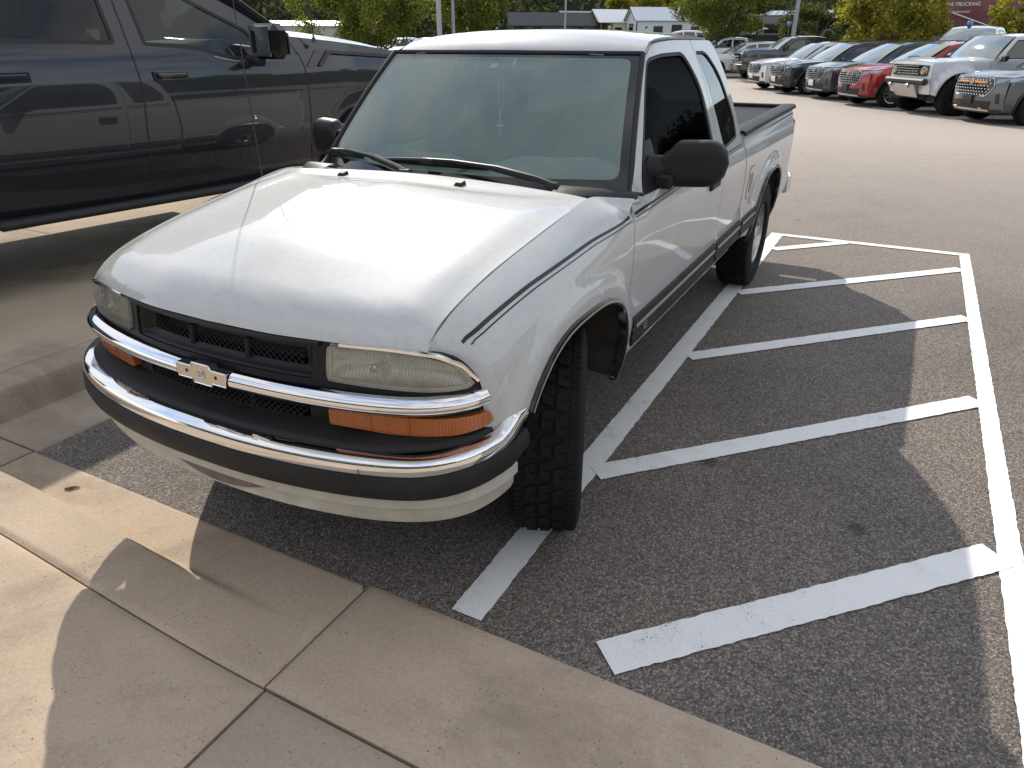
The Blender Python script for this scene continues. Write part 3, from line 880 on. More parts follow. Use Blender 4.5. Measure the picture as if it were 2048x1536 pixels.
d = MB(); d.lathe([(.009, -.7485), (.0125, -.7505), (.016, -.7485)], 20, 'y', (0, 0, .7285)); d.lathe([(0, -.751), (.005, -.751), (.006, -.748)], 8, 'y', (0, 0, .7285)); d.build('mount_ring', MAT['alloy'], emb)

# amber lamps
am = rpoly(SX([(.386, .644, .006), (.386, .6875, .006), (.55, .688, .02), (.70, .690, .02), (.750, .692, .012), (.754, .655, .014), (.70, .640, .03), (.55, .636, .03)]), .01, 4)
amo = lambda s, z: .022 - .10*np.clip((.69-z), 0, .06)*0
for sg in (1, -1):
    a = panel('turn_signal', am*[sg, 1], face(.020, 0), MAT['amber_lens'], truck, .02, thick=.03)
    # divider rib
    for xx in (.50, .60):
        mm_ = MB(); f = face(.021, 0)
        mm_.tube([tuple(float(c) for c in f(np.float64(sg*s_of(xx)), np.float64(z))) for z in (.640, .688)], .0022, 5); mm_.build('lens_rib', MAT['amber_lens'], a)

# lower grille: mesh, then a concave shelf sweeping down to the ledge lip
lo = rpoly(SX([(-.318, .640), (.318, .640), (.318, .700), (-.318, .700)]), .010, 4)
lowo = [(s_of(x), .634) for x in (0, .2, .4, .6, .70, .752)] + [(s_of(.754), .70)] + [(s_of(x), .705) for x in (.7, .5, .3, 0)]
lowl = lowo + [(-s, z) for s, z in lowo[::-1]][1:-1]
panel('lower_grille_shell', lowl, face(-.004, 0), MAT['black_plastic'], truck, .03, holes=[lo], thick=.02)
mesh_grid(-.316, .316, .641, .70, -.020, 'lower_grille_mesh')
panel('lower_grille_back', lo, face(-.05, 0), MAT['under_dark'], truck, .06)
for x in (-.12, .12):
    m = MB(); f = face(-.016, 0); s = s_of(abs(x))*(1 if x > 0 else -1)
    m.tube([tuple(float(c) for c in f(np.float64(s), np.float64(z))) for z in (.636, .66, .70)], [.010, .008, .009], 8); m.build('grille_divider', MAT['black_plastic'], truck)

# bumper plan curve
BU = crom([(0, -.800), (.14, -.797), (.28, -.785), (.42, -.762), (.55, -.728), (.655, -.684), (.725, -.635), (.772, -.575), (.797, -.508), (.808, -.445), (.811, -.385)], 7)
BUS = np.concatenate([[0], np.cumsum(np.linalg.norm(np.diff(BU, axis=0), axis=1))]); LB = BUS[-1]
def bumper_path(z, off=0.0, smax=1.0, dz=None):
    P = []
    for s in np.linspace(-LB*smax, LB*smax, 73):
        x = np.interp(abs(s), BUS, BU[:, 0]); y = np.interp(abs(s), BUS, BU[:, 1])
        P.append((x*(1 if s >= 0 else -1), y, z + (dz(abs(s)/LB) if dz else 0)))
    return P
rise = lambda q: .020*float(sstep(.62, .90, q)) + .040*float(sstep(.885, .985, q))
shelf = lambda q: 1.0
def chrome_bump(i, n=73):
    s = abs(-1 + 2*i/(n-1)); k = float(sstep(.90, .97, s))
    bumpz = .016*math.exp(-((s*LB-.285)/.055)**2)*0
    w = .10*(1-k) + .006*k
    e = .014*float(sstep(.23, .285, s*LB))*float(sstep(.98, .80, s)) + .012*math.exp(-((s*LB-.30)/.045)**2)
    return [(-.010, -.052), (.006, -.045), (.0095, -.030), (.009, -.012), (.002, -.002), (-.010, .002), (-.020 - e, .0045), (-.026 - e, .001), (-.034 - e - w*.5, -.006), (-.034 - e - w, -.010), (-.034 - e - w, -.03), (-.03, -.05)]
b = sweep(bumper_path(.600, dz=rise), chrome_bump); bum = b.build('front_bumper', MAT['chrome'], truck)
rise2 = lambda q: .024*float(sstep(.62, .90, q)) + .020*float(sstep(.90, .99, q))
st = sweep(bumper_path(.556, dz=rise2, smax=.995), [(-.02, -.066), (.000, -.070), (.012, -.064), (.019, -.040), (.017, -.014), (.010, .000), (-.006, .000), (-.02, -.02)])
st.build('bumper_strip', MAT['faded_plastic'], truck)
# ledge below the grille
LP = crom([(0, -.762), (.2, -.755), (.40, -.728), (.56, -.690), (.67, -.636), (.730, -.577), (.758, -.525), (.768, -.485)], 8)
LPS = np.concatenate([[0], np.cumsum(np.linalg.norm(np.diff(LP, axis=0), axis=1))])
def ledge_path():
    P = []
    for s in np.linspace(-LPS[-1], LPS[-1], 61):
        x = np.interp(abs(s), LPS, LP[:, 0]); y = np.interp(abs(s), LPS, LP[:, 1]); P.append((x*(1 if s >= 0 else -1), y, .612 + .020*float(sstep(.45, .8, x))))
    return P
lg = sweep(ledge_path(), [(-.075, .026), (-.055, .018), (-.032, .010), (-.012, .006), (-.002, .002), (.003, -.005), (.001, -.013), (-.008, -.017), (-.09, -.02)])
lg.build('grille_ledge', MAT['faded_plastic'], truck)
# white lower valance, wraps back to the wheel
def val_prof(i, n=61):
    q = abs(-1 + 2*i/(n-1)); c = float(sstep(.42, .30, q))
    return [(-.005, .012), (.004, .0), (.003, -.030), (-.004, -.036), (-.009 - .012*c, -.044), (-.012 - .012*c, -.070), (-.020, -.088), (-.035, -.096), (-.06, -.09), (-.05, 0)]
va = sweep([( (np.interp(abs(s), BUS, BU[:, 0])*(1 if s >= 0 else -1))*.985, np.interp(abs(s), BUS, BU[:, 1]) + .012, .478 + .010*float(sstep(.5, 1, abs(s)/LB))) for s in np.linspace(-LB*.97, LB*.97, 61)], val_prof)
va.build('valance', MAT['valance_paint'], truck)
# worn patch on the valance where a plate was
pt = MB()
def patf(u, v):
    x = -.16 + .36*u; s = abs(x)
    y = np.interp(s, BUS, BU[:, 1]); z = .464 - .062*v*(1 - .5*(abs(2*u-1))**2)
    return (x*.985, y + .012 - (-.0015 if False else .001) + .014*v, z)
pt.grid(patf, 16, 6); po = pt.build('plate_patch', MAT['purple_patch'], truck)
# parts sticker on the bumper shelf
stk = MB(); stk.add([(.560, -.670, .6015), (.628, -.640, .6015), (.622, -.625, .6015), (.554, -.655, .6015)], [(0, 1, 2, 3)])
stk.build('paper_sticker', simple('sticker_paper', (.42, .40, .36), .7), bum, smooth=False)
# fill behind bumper
fb = MB(); fb.box((0, -.50, .55), (1.16, .26, .10)); fb.box((0, -.45, .72), (1.26, .16, .24)); fb.build('front_core', MAT['under_dark'], truck, smooth=False)

# ---- side mouldings, stripes, handles, fuel door
def side_path(fn, y0, y1, z, off, n=14):
    return [(float(fn(np.float64(y), np.float64(z))) + off, y, z) for y in np.linspace(y0, y1, n)]
mprof = [(.0, -.056), (-.010, -.054), (-.014, -.034), (-.009, -.014), (-.015, .0), (-.009, .014), (-.014, .036), (-.010, .054), (.0, .058)]
for (y0, y1, fn) in ((.485, 1.735, X_door), (1.765, 2.33, X_door), (2.375, 2.775, X_bed)):
    p = side_path(fn, y0, y1, .572, -.003)
    m = sweep(p, [(-a, b) for a, b in mprof]); mo_ = pair(m, 'side_moulding', MAT['faded_plastic'], truck)
    m = sweep(side_path(fn, y0+.03, y1-.01, .588, .0085), [(-.002, -.006), (.0035, -.004), (.0035, .004), (-.002, .006)])
    for parent_m, mm_ in zip(mo_, (m, m.copy().mirror_x())): mm_.build('moulding_stripe', MAT['grey_trim'], parent_m)
def strip(name, fn, pts, w, off=.0012, mat='pin_black'):
    """flat stripe following the body side through (y, z) points"""
    pts = crom(pts, 8); V = []; F = []
    for i, (y, z) in enumerate(pts):
        for h in (-w/2, w/2):
            x = float(fn(np.float64(y), np.float64(z+h))); V.append((x + off, y, z + h))
        if i: k = 2*i; F.append((k-2, k-1, k+1, k)[::-1])
    m = MB(); m.add(V, F); return pair(m, name, MAT[mat], truck)
PSF = [(-.513, .872), (-.488, .887), (-.401, .913), (-.255, .940), (-.135, .955), (.05, .974), (.217, .991), (.448, 1.008)]
for z, w in ((0, .0075), (-.013, .004)):
    strip('pinstripe', X_fend, PSF if z == 0 else [(y+.012, q - .006 - .007*i/7) for i, (y, q) in enumerate(PSF)], w*(.7 if z else 1))
    strip('pinstripe', X_door, [(.497, 1.010+z), (.9, 1.022+z), (1.4, 1.032+z), (1.765, 1.040+z)], w)
    strip('pinstripe', X_door, [(1.825, 1.041+z), (2.295, 1.048+z)], w)
    strip('pinstripe', X_bed, [(2.37, 1.049+z), (3.2, 1.062+z), (4.08, 1.074+z)], w)
# letters on the front of the moulding
def letters(txt, loc, rot, size, mat, parent, name='lettering', ext=.001, align='CENTER'):
    cu = bpy.data.curves.new(name, 'FONT'); cu.body = txt; cu.size = size; cu.extrude = ext; cu.align_x = align; cu.align_y = 'CENTER'
    o = bpy.data.objects.new(name, cu); COL.objects.link(o)
    dg = bpy.context.evaluated_depsgraph_get()
    me = bpy.data.meshes.new_from_object(o.evaluated_get(dg)); bpy.data.objects.remove(o)
    me.materials.clear(); me.materials.append(mat)
    p = bpy.data.objects.new(name, me); COL.objects.link(p); p.location = loc; p.rotation_euler = rot; p.parent = parent
    return p
for sg in (1, -1):
    letters('LS', (sg*.8235, .62, .560), (radians(90), 0, radians(90*sg)), .042, MAT['grey_trim'], truck, 'badge_letters', .003)
# fuel door
fd = rpoly([(2.47, .715), (2.63, .715), (2.63, .895), (2.47, .895)], .05, 6)
fdo = panel('fuel_door', fd, lambda y, z: (X_bed(y, z) + .002, y, z), MAT['white_paint'], truck, .05, thick=.01)
panel('fuel_door_gap', ring2d(fd, .004), lambda y, z: (X_bed(y, z) + .0012, y, z), MAT['rubber'], truck, .05, holes=[ring2d(fd, -.002)])
panel('fuel_sticker', rpoly([(2.53, .745), (2.575, .745), (2.60, .855), (2.50, .855)], .01, 3), lambda y, z: (X_bed(y, z) + .0035, y, z), MAT['grey_trim'], fdo, .04)
# door handles
dh = MB(); dh.box((.812, 1.60, .945), (.022, .17, .052), .008); hh = pair(dh, 'door_handle', MAT['black_plastic'], truck)

# door mirrors
def mirror_shell():
    m = MB()
    def f(u, v):
        a = 2*pi*u; # around section, v along x outward
        x = .785 + .222*v
        h = .083*(1 - .12*(1-v))*min(1, (1 - max(0, (v-.72)/.28)**2.4)**.5 + .0) if v < 1 else 0
        h0 = .045 + .040*float(sstep(.0, .22, v)); h = h0*math.sqrt(max(0, 1 - max(0, (v-.60)/.40)**2.6)) + .0005
        dpt = .060*math.sqrt(max(0, 1 - max(0, (v-.65)/.35)**2.4)) + .001
        c, s = cos(a), sin(a)
        e = .62
        yy = .80 - dpt*np.sign(c)*abs(c)**e*(1.0 if c > 0 else .45)
        zz = 1.145 + h*np.sign(s)*abs(s)**e - .012*(1-v) - .006*v
        return (x, float(yy) + .05 + .06*v, float(zz))
    m.grid(f, 28, 22, closeu=True)
    return m
ms = mirror_shell(); mr = pair(ms, 'door_mirror', MAT['black_plastic'], truck)
for sg, pm in zip((1, -1), mr):
    st = MB(); st.grid(lambda u, v: (.735 + .09*v, .85 + .05*cos(2*pi*u)*(1-.25*v) - .05*(1-v), 1.115 + (.055 - .01*v)*sin(2*pi*u)), 16, 6, closeu=True)
    st.box((.795, .80, 1.075), (.075, .05, .055), .012)
    if sg < 0: st.mirror_x()
    st.build('mirror_foot', MAT['black_plastic'], pm)
    gl = MB(); gl.box((.885, .935, 1.140), (.15, .004, .105), .001)
    if sg < 0: gl.mirror_x()
    gl.build('mirror_face', MAT['mirror_face'], pm)
sail = rpoly([(.650, 1.046), (.800, 1.215), (.85, 1.22), (.845, 1.052)], .012, 4)
panel('mirror_sail', sail, lambda y, z: (X_door(y, z) + .004, y, z), MAT['black_plastic'], truck, .04, thick=.012, mirror=True)

# ---- bed: liner, rail caps, tailgate, rear bumper
bl = MB()
bl.box((0, 3.22, .62), (1.38, 1.76, .03)); bl.box((0, 2.375, .845), (1.44, .05, .47), .01)
bl.build('bed_floor', MAT['black_plastic'], truck, smooth=False)
for s in (1, -1):
    w = MB(); w.box((s*.70, 3.22, .85), (.03, 1.76, .47), .005)
    for z in (.78, .93): w.box((s*.682, 3.22, z), (.02, 1.70, .03), .005)
    w.build('bed_liner_wall', MAT['black_plastic'], truck, smooth=False)
rail = sweep([(.745, 2.33, 1.095), (.745, 2.6, 1.102), (.745, 3.4, 1.112), (.745, 4.10, 1.120)], [(-.058, -.06), (-.060, .004), (-.050, .014), (.026, .016), (.040, .008), (.044, -.012), (.036, -.014), (.03, .0), (-.05, 0)])
pair(rail, 'bed_rail_cap', MAT['faded_plastic'], truck)
bh = MB(); bh.box((0, 2.36, 1.085), (1.40, .045, .03), .006); bh.build('bulkhead_cap', MAT['faded_plastic'], truck)
tg = MB(); tg.box((0, 4.105, .865), (1.42, .06, .50), .012); tgo = tg.build('tailgate', MAT['white_paint'], truck)
tc_ = MB(); tc_.box((0, 4.10, 1.118), (1.42, .085, .022), .006); tc_.build('tailgate_cap', MAT['faded_plastic'], tgo)
rb = sweep([(-.80, 4.12, .575), (-.815, 4.19, .575), (-.79, 4.27, .575), (-.7, 4.295, .575), (0, 4.31, .575), (.7, 4.295, .575), (.79, 4.27, .575), (.815, 4.19, .575), (.80, 4.12, .575)],
           [(.0, -.09), (-.014, -.08), (-.014, .03), (.0, .045), (.12, .045), (.12, -.09)][::-1])
rb.build('rear_bumper', MAT['chrome'], truck)
rp2 = sweep([(-.80, 4.20, .50), (-.72, 4.31, .50), (0, 4.325, .50), (.72, 4.31, .50), (.80, 4.20, .50)], [(0, -.03), (-.01, -.02), (-.01, .02), (0, .03), (.03, .03), (.03, -.03)][::-1])
rp2.build('bumper_pad', MAT['black_plastic'], truck)
tl = MB(); tl.box((.735, 4.125, .90), (.12, .05, .26), .012); pair(tl, 'tail_lamp', MAT['red_lens'], truck)
cb = panel('cab_back', rpoly([(-.66, .5), (.66, .5), (.76, 1.08), (.57, 1.53), (-.57, 1.53), (-.76, 1.08)], .05, 4), lambda x, z: (x, 2.315 - .20*np.clip(z-1.15, 0, 1), z), MAT['white_paint'], truck, .08,
           holes=[rpoly([(-.58, 1.10), (.58, 1.10), (.50, 1.46), (-.50, 1.46)], .05, 4)], flip=True)
panel('cab_lining', rpoly([(-.64, .5), (.64, .5), (.73, 1.08), (.55, 1.52), (-.55, 1.52), (-.73, 1.08)], .05, 4), lambda x, z: (x, 2.270 - .20*np.clip(z-1.15, 0, 1), z), MAT['interior_dark'], truck, .1, holes=[rpoly([(-.58, 1.10), (.58, 1.10), (.50, 1.46), (-.50, 1.46)], .05, 4)])
panel('rear_window', rpoly([(-.585, 1.095), (.585, 1.095), (.505, 1.465), (-.505, 1.465)], .05, 4), lambda x, z: (x, 2.309 - .20*np.clip(z-1.15, 0, 1), z), MAT['side_glass'], truck, .1)

# ---- cabin
ip = MB()
ip.grid(lambda u, v: (-.70 + 1.40*u, .47 + .13*abs(2*u-1)**2.2 + .50*v, 1.045 + .020*v - .02*abs(2*u-1)**3 + .03*math.sin(pi*v)*.3), 20, 8)
ip.box((0, 1.00, .92), (1.36, .08, .30), .03)
ip.build('dashboard', MAT['interior_dark'], truck)
dm = MB()
def matf(u, v):
    x = -.655 + 1.29*u; a = abs(2*u-1)
    y = .515 + .125*a**2.2 + (.40 - .05*a)*v
    z = 1.052 + .040*v + .020*math.sin(u*9+1)*v*v + .012*math.sin(u*23)*v + .028*math.exp(-((x-.36)/.20)**2)*v**1.5 + .02*math.exp(-((x+.35)/.25)**2)*v*v - .012*a**3
    if v > .94: z -= .02
    return (x, y, z)
dm.grid(matf, 46, 16); dm.build('dash_cover', MAT['dash_mat'], truck)
sw = MB(); c = Vector((.36, 1.10, 1.03)); 
ringp = []
for k in range(33):
    a = 2*pi*k/32; ringp.append(c + Vector((cos(a)*.185, sin(a)*.185*.42, sin(a)*.185*.9)))
sw.tube(ringp, .014, 8, False); sw.tube([c + Vector((-.17, 0, 0)), c + Vector((0, .02, -.03)), c + Vector((.17, 0, 0))], .016, 6); sw.tube([c + Vector((0, .02, -.02)), c + Vector((0, -.10, -.09))], .04, 8)
sw.build('steering_wheel', MAT['interior_dark'], truck)
for s in (1, -1):
    se = MB(); se.box((s*.36, 1.56, .86), (.50, .16, .66), .06, Matrix.Rotation(radians(-14), 3, 'X')); se.box((s*.36, 1.30, .60), (.50, .52, .18), .06)
    seo = se.build('seat', MAT['seat_cloth'], truck)
    hr_ = MB(); hr_.box((s*.36, 1.66, 1.27), (.27, .10, .17), .045); hr_.build('headrest', MAT['seat_cloth'], seo)
rv = MB(); rv.box((0.0, .985, 1.415), (.23, .03, .062), .014); rv.tube([(0, .965, 1.415), (0, .90, 1.445)], .008, 6); rvo = rv.build('rearview_mirror', MAT['interior_dark'], truck)
ro = MB(); ro.tube([(-.012, .97, 1.40), (-.008, .965, 1.31), (0, .96, 1.25)], .0022, 5); ro.tube([(.014, .97, 1.40), (.010, .965, 1.31), (0, .96, 1.25)], .0022, 5); ro.tube([(0, .96, 1.25), (0, .958, 1.185)], .0034, 5); ro.tube([(-.018, .958, 1.222), (.018, .958, 1.222)], .0034, 5)
ro.build('hanging_rosary', simple('bead_silver', (.6, .6, .6), .35, .3), truck)
skt = MB(); q = [WS(np.float64(s), np.float64(t)) for s, t in ((-.02, .865), (.035, .865), (.04, .905), (-.015, .905))]
skt.add([(float(p[0]), float(p[1])+.004, float(p[2])-.004) for p in q], [(0, 1, 2, 3)]); skt.build('inspection_sticker', simple('sticker_pale', (.55, .6, .5), .6), truck, smooth=False)
cf = MB(); cf.box((0, 1.35, .47), (1.40, 1.80, .06)); cf.box((0, .62, .72), (1.40, .04, .56)); cf.build('cab_floor', MAT['interior_dark'], truck, smooth=False)
hlr = MB(); hlr.grid(lambda u, v: (-.53 + 1.06*u, 1.14 + .96*v, 1.512 + .02*math.sin(pi*u)), 6, 6); hlr.build('headliner', MAT['interior_dark'], truck)
# underbody
ub = MB()
for s in (1, -1): ub.box((s*.42, 1.7, .46), (.08, 4.7, .10))
ub.box((0, .1, .55), (.70, .9, .30)); ub.box((0, 3.20, .37), (1.2, .09, .09)); ub.box((0, .06, .33), (1.1, .09, .07)); ub.box((.30, 1.5, .42), (.35, .9, .18))
ub.build('chassis', MAT['under_dark'], truck, smooth=False)

# ---- wheels
def tyre_mesh(R=.358, W=.225, rim=.205, blocks=58, n=96):
    m = MB(); h = W/2
    prof = [(rim, -h*.80), (rim+.02, -h*.98), (rim+.07, -h*1.02), (R-.045, -h*.98), (R-.016, -h*.90), (R-.008, -h*.80), (R-.009, -h*.5), (R-.009, 0), (R-.009, h*.5), (R-.008, h*.80), (R-.016, h*.90), (R-.045, h*.98), (rim+.07, h*1.02), (rim+.02, h*.98), (rim, h*.80)]
    m.lathe(prof, n, 'x')
    # tread blocks
    rows = [(-.86, -.60, 0, .62), (-.54, -.22, .35, .70), (-.16, .16, .1, .74), (.22, .54, .6, .70), (.60, .86, .25, .62)]
    for a0, a1, ph, fill in rows:
        nb = blocks if abs(a0+a1) < 1.3 else int(blocks*1.7)
        for k in range(nb):
            t0 = 2*pi*(k+ph)/nb; t1 = t0 + 2*pi/nb*fill
            sk = .25*2*pi/nb*(1 if (k % 2) else -1) if abs(a0+a1) < 1.3 else 0
            r0, r1 = R-.010, R + (.000 if abs(a0+a1) < 1.3 else -.006)
            V = []
            for r, sh in ((r0, 0), (r1, .06)):
                for aa, tt in ((a0, t0+sk), (a1, t0), (a1, t1), (a0, t1+sk)):
                    V.append((h*(aa + (sh if aa == a0 else -sh)*.4), r*cos(tt), r*sin(tt)))
            m.add(V, [(4, 5, 6, 7), (0, 1, 5, 4), (1, 2, 6, 5), (2, 3, 7, 6), (3, 0, 4, 7)])
    # side lugs
    return m
def wheel(loc, rz, parent, side, R=.358, W=.225, rim=.205, style='alloy', name='wheel'):
    t = tyre_mesh(R, W, rim).build(name, MAT['tyre_rubber'], parent, sharp=30)
    t.location = loc; t.rotation_euler = (0, 0, rz)
    r = MB(); s = side; h = W/2
    pr = [(rim+.002, -s*h*.8), (rim+.002, s*h*.80), (rim-.012, s*h*.82), (rim-.022, s*h*.60), (rim-.030, s*h*.1), (rim-.03, -s*h*.8)]
    r.lathe(pr, 40, 'x')
    for k in range(5):
        a = 2*pi*k/5
        for q in range(6):
            pass
        V = []
        for rr, w, o in ((.050, .046, .60), (.11, .030, .66), (rim-.016, .050, .72)):
            for sd in (-1, 1):
                ca, sa = cos(a), sin(a)
                V.append((s*h*o*1.0, rr*ca - sd*w*sa, rr*sa + sd*w*ca)); V.append((s*h*(o-.35), rr*ca - sd*w*sa, rr*sa + sd*w*ca))
        F = [(0, 2, 6, 4), (4, 6, 10, 8), (0, 4, 5, 1), (4, 8, 9, 5), (2, 3, 7, 6), (6, 7, 11, 10)]
        if s < 0: F = [f[::-1] for f in F]
        r.add(V, F)
    r.lathe([(0, s*h*.76), (.03, s*h*.76), (.036, s*h*.70), (.06, s*h*.60), (.062, s*h*.0)], 24, 'x')
    r.build('rim', MAT['alloy'], t, sharp=40)
    d = MB(); d.lathe([(0, s*h*-.1), (rim-.035, s*h*-.1)], 24, 'x'); d.build('brake_disc', MAT['dark_metal'], t)
    return t
for s in (1, -1):
    wheel((s*.695, 3.20, .354), 0, truck, s)
    wheel((s*.690, .055, .354), radians(22), truck, s)
# ================================================================== ground
def gz(x, y): return -min(.18, .011*max(0.0, y-6))

def mat_asphalt():
    m, t, b = nmat('asphalt')
    co = N(t, 'ShaderNodeTexCoord')
    v1 = N(t, 'ShaderNodeTexVoronoi'); v1.inputs['Scale'].default_value = 150; t.links.new(co.outputs['Object'], v1.inputs['Vector'])
    v2 = N(t, 'ShaderNodeTexVoronoi'); v2.inputs['Scale'].default_value = 300; t.links.new(co.outputs['Object'], v2.inputs['Vector'])
    n1 = noise(t, 1.1, 6, .6, co.outputs['Object']); n2 = noise(t, 30, 5, .7, co.outputs['Object'])
    c1 = ramp(t, v1.outputs['Color'], [(.0, (.060, .053, .052)), (.35, (.155, .132, .118)), (.62, (.33, .28, .24)), (1.0, (.74, .63, .53))])
    c2 = ramp(t, v2.outputs['Color'], [(.0, (.050, .045, .045)), (.5, (.20, .17, .15)), (1.0, (.55, .47, .40))])
    c = mixc(t, .45, c1.outputs[0], c2.outputs[0])
    ed = ramp(t, v1.outputs['Distance'], [(.0, (1.15, 1.15, 1.15)), (.55, (.55, .55, .55))])
    c = mixc(t, 1.0, c, ed.outputs[0], 'MULTIPLY')
    lg = ramp(t, n1.outputs['Fac'], [(.25, (.74, .74, .76)), (.5, (1.0, 1.0, 1.0)), (.75, (1.20, 1.17, 1.12))])
    c = mixc(t, 1.0, c, lg.outputs[0], 'MULTIPLY')
    vo = N(t, 'ShaderNodeTexVoronoi'); vo.inputs['Scale'].default_value = 1.7; t.links.new(co.outputs['Object'], vo.inputs['Vector'])
    od = N(t, 'ShaderNodeMath', operation='MULTIPLY_ADD'); od.inputs[1].default_value = .10; t.links.new(n2.outputs['Fac'], od.inputs[0]); t.links.new(vo.outputs['Distance'], od.inputs[2])
    oil = ramp(t, od.outputs[0], [(.085, (.45, .45, .47)), (.14, (1, 1, 1))])
    c = mixc(t, 1.0, c, oil.outputs[0], 'MULTIPLY')
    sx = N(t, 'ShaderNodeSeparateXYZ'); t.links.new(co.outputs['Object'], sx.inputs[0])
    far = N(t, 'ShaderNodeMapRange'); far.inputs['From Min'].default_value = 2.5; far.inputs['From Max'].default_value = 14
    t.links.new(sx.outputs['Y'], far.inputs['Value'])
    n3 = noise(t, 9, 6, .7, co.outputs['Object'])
    cf = ramp(t, n3.outputs['Fac'], [(.3, (.36, .315, .275)), (.7, (.45, .395, .35))])  # far asphalt paled: grazing sun glare put into its colour
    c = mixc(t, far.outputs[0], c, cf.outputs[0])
    t.links.new(c, b.inputs['Base Color'])
    b.inputs['Roughness'].default_value = .82; b.inputs['Specular IOR Level'].default_value = .35
    hh = N(t, 'ShaderNodeMath', operation='SUBTRACT'); hh.inputs[0].default_value = 1; t.links.new(v1.outputs['Distance'], hh.inputs[1])
    ad = N(t, 'ShaderNodeMath', operation='ADD'); t.links.new(hh.outputs[0], ad.inputs[0]); t.links.new(n2.outputs['Fac'], ad.inputs[1])
    bump(t, b, ad.outputs[0], .75, .004)
mat_asphalt()
def mat_concrete(name, a, c2, dark=.35):
    m, t, b = nmat(name)
    co = N(t, 'ShaderNodeTexCoord')
    n1 = noise(t, 1.6, 7, .62, co.outputs['Object']); n2 = noise(t, 120, 3, .6, co.outputs['Object']); n3 = noise(t, 11, 6, .7, co.outputs['Object'])
    v = N(t, 'ShaderNodeTexVoronoi'); v.inputs['Scale'].default_value = 90; t.links.new(co.outputs['Object'], v.inputs['Vector'])
    base = ramp(t, n1.outputs['Fac'], [(.3, a), (.7, c2)])
    fine = ramp(t, n2.outputs['Fac'], [(.3, (.88, .87, .86)), (.7, (1.08, 1.07, 1.05))])
    c = mixc(t, 1, base.outputs[0], fine.outputs[0], 'MULTIPLY')
    pit = ramp(t, v.outputs['Distance'], [(.16, (1, 1, 1)), (.24, (0, 0, 0))])
    sel = ramp(t, n3.outputs['Fac'], [(.47, (0, 0, 0)), (.62, (1, 1, 1))])
    sel2 = ramp(t, v.outputs['Color'], [(.55, (0, 0, 0)), (.6, (1, 1, 1))])
    mm = N(t, 'ShaderNodeMath', operation='MULTIPLY'); t.links.new(pit.outputs[0], mm.inputs[0]); t.links.new(sel.outputs[0], mm.inputs[1])
    m3 = N(t, 'ShaderNodeMath', operation='MULTIPLY'); t.links.new(mm.outputs[0], m3.inputs[0]); t.links.new(sel2.outputs[0], m3.inputs[1])
    c = mixc(t, m3.outputs[0], c, tuple(x*dark*.6 for x in a))
    st = ramp(t, noise(t, .9, 8, .68, co.outputs['Object'], dist=.6).outputs['Fac'], [(.36, (.70, .69, .68)), (.50, (1, 1, 1)), (.64, (1.07, 1.06, 1.04))])
    c = mixc(t, 1, c, st.outputs[0], 'MULTIPLY')
    sp = ramp(t, noise(t, 26, 6, .75, co.outputs['Object']).outputs['Fac'], [(.66, (1, 1, 1)), (.74, (.62, .60, .58))])
    c = mixc(t, 1, c, sp.outputs[0], 'MULTIPLY')
    t.links.new(c, b.inputs['Base Color']); b.inputs['Roughness'].default_value = .9; b.inputs['Specular IOR Level'].default_value = .25
    sb = N(t, 'ShaderNodeMath', operation='SUBTRACT'); t.links.new(n2.outputs['Fac'], sb.inputs[0]); t.links.new(m3.outputs[0], sb.inputs[1])
    bump(t, b, sb.outputs[0], .5, .002)
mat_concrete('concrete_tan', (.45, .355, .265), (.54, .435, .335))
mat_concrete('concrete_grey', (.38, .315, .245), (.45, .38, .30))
mat_concrete('concrete_far', (.42, .345, .26), (.50, .42, .32))
def mat_line():
    m, t, b = nmat('line_paint')
    co = N(t, 'ShaderNodeTexCoord')
    n = noise(t, 160, 4, .7, co.outputs['Object']); n2 = noise(t, 7, 6, .7, co.outputs['Object'])
    ad = N(t, 'ShaderNodeMath', operation='ADD'); t.links.new(n.outputs['Fac'], ad.inputs[0]); t.links.new(n2.outputs['Fac'], ad.inputs[1])
    ad2 = N(t, 'ShaderNodeMath', operation='MULTIPLY_ADD'); ad2.inputs[1].default_value = .5; ad2.inputs[2].default_value = -.25
    t.links.new(noise(t, 1.6, 5, .6, co.outputs['Object']).outputs['Fac'], ad2.inputs[0]); ad3 = N(t, 'ShaderNodeMath', operation='ADD'); t.links.new(ad.outputs[0], ad3.inputs[0]); t.links.new(ad2.outputs[0], ad3.inputs[1]); ad = ad3
    c = ramp(t, ad.outputs[0], [(.72, (.14, .13, .125)), (.80, (.76, .75, .73)), (1.0, (.86, .85, .83))])
    t.links.new(c.outputs[0], b.inputs['Base Color']); b.inputs['Roughness'].default_value = .75
    v = N(t, 'ShaderNodeTexVoronoi'); v.inputs['Scale'].default_value = 140; t.links.new(co.outputs['Object'], v.inputs['Vector'])
    bump(t, b, v.outputs['Distance'], .55, .003)
mat_line()

# car park: one sheet to the horizon
ys = [-.60] + list(np.linspace(-.4, 6, 9)) + list(np.linspace(7, 24, 14)) + [30, 45, 70, 120, 200, 400, 900]
xsg = [-900, -300, -120, -60, -30, -15, -8, -4, -2.2, -1.38, 0, 1, 2, 4, 8, 15, 30, 60, 120, 300, 900]
m = MB(); V = [(x, y, gz(x, y)) for x in xsg for y in ys]; n = len(ys)
m.add(V, [(i*n+j, (i+1)*n+j, (i+1)*n+j+1, i*n+j+1) for i in range(len(xsg)-1) for j in range(n-1) if not (xsg[i+1] <= -1.38 and ys[j+1] <= 12.3)])
tag(m.build('car_park', MAT['asphalt'], None, sharp=None), kind='structure')
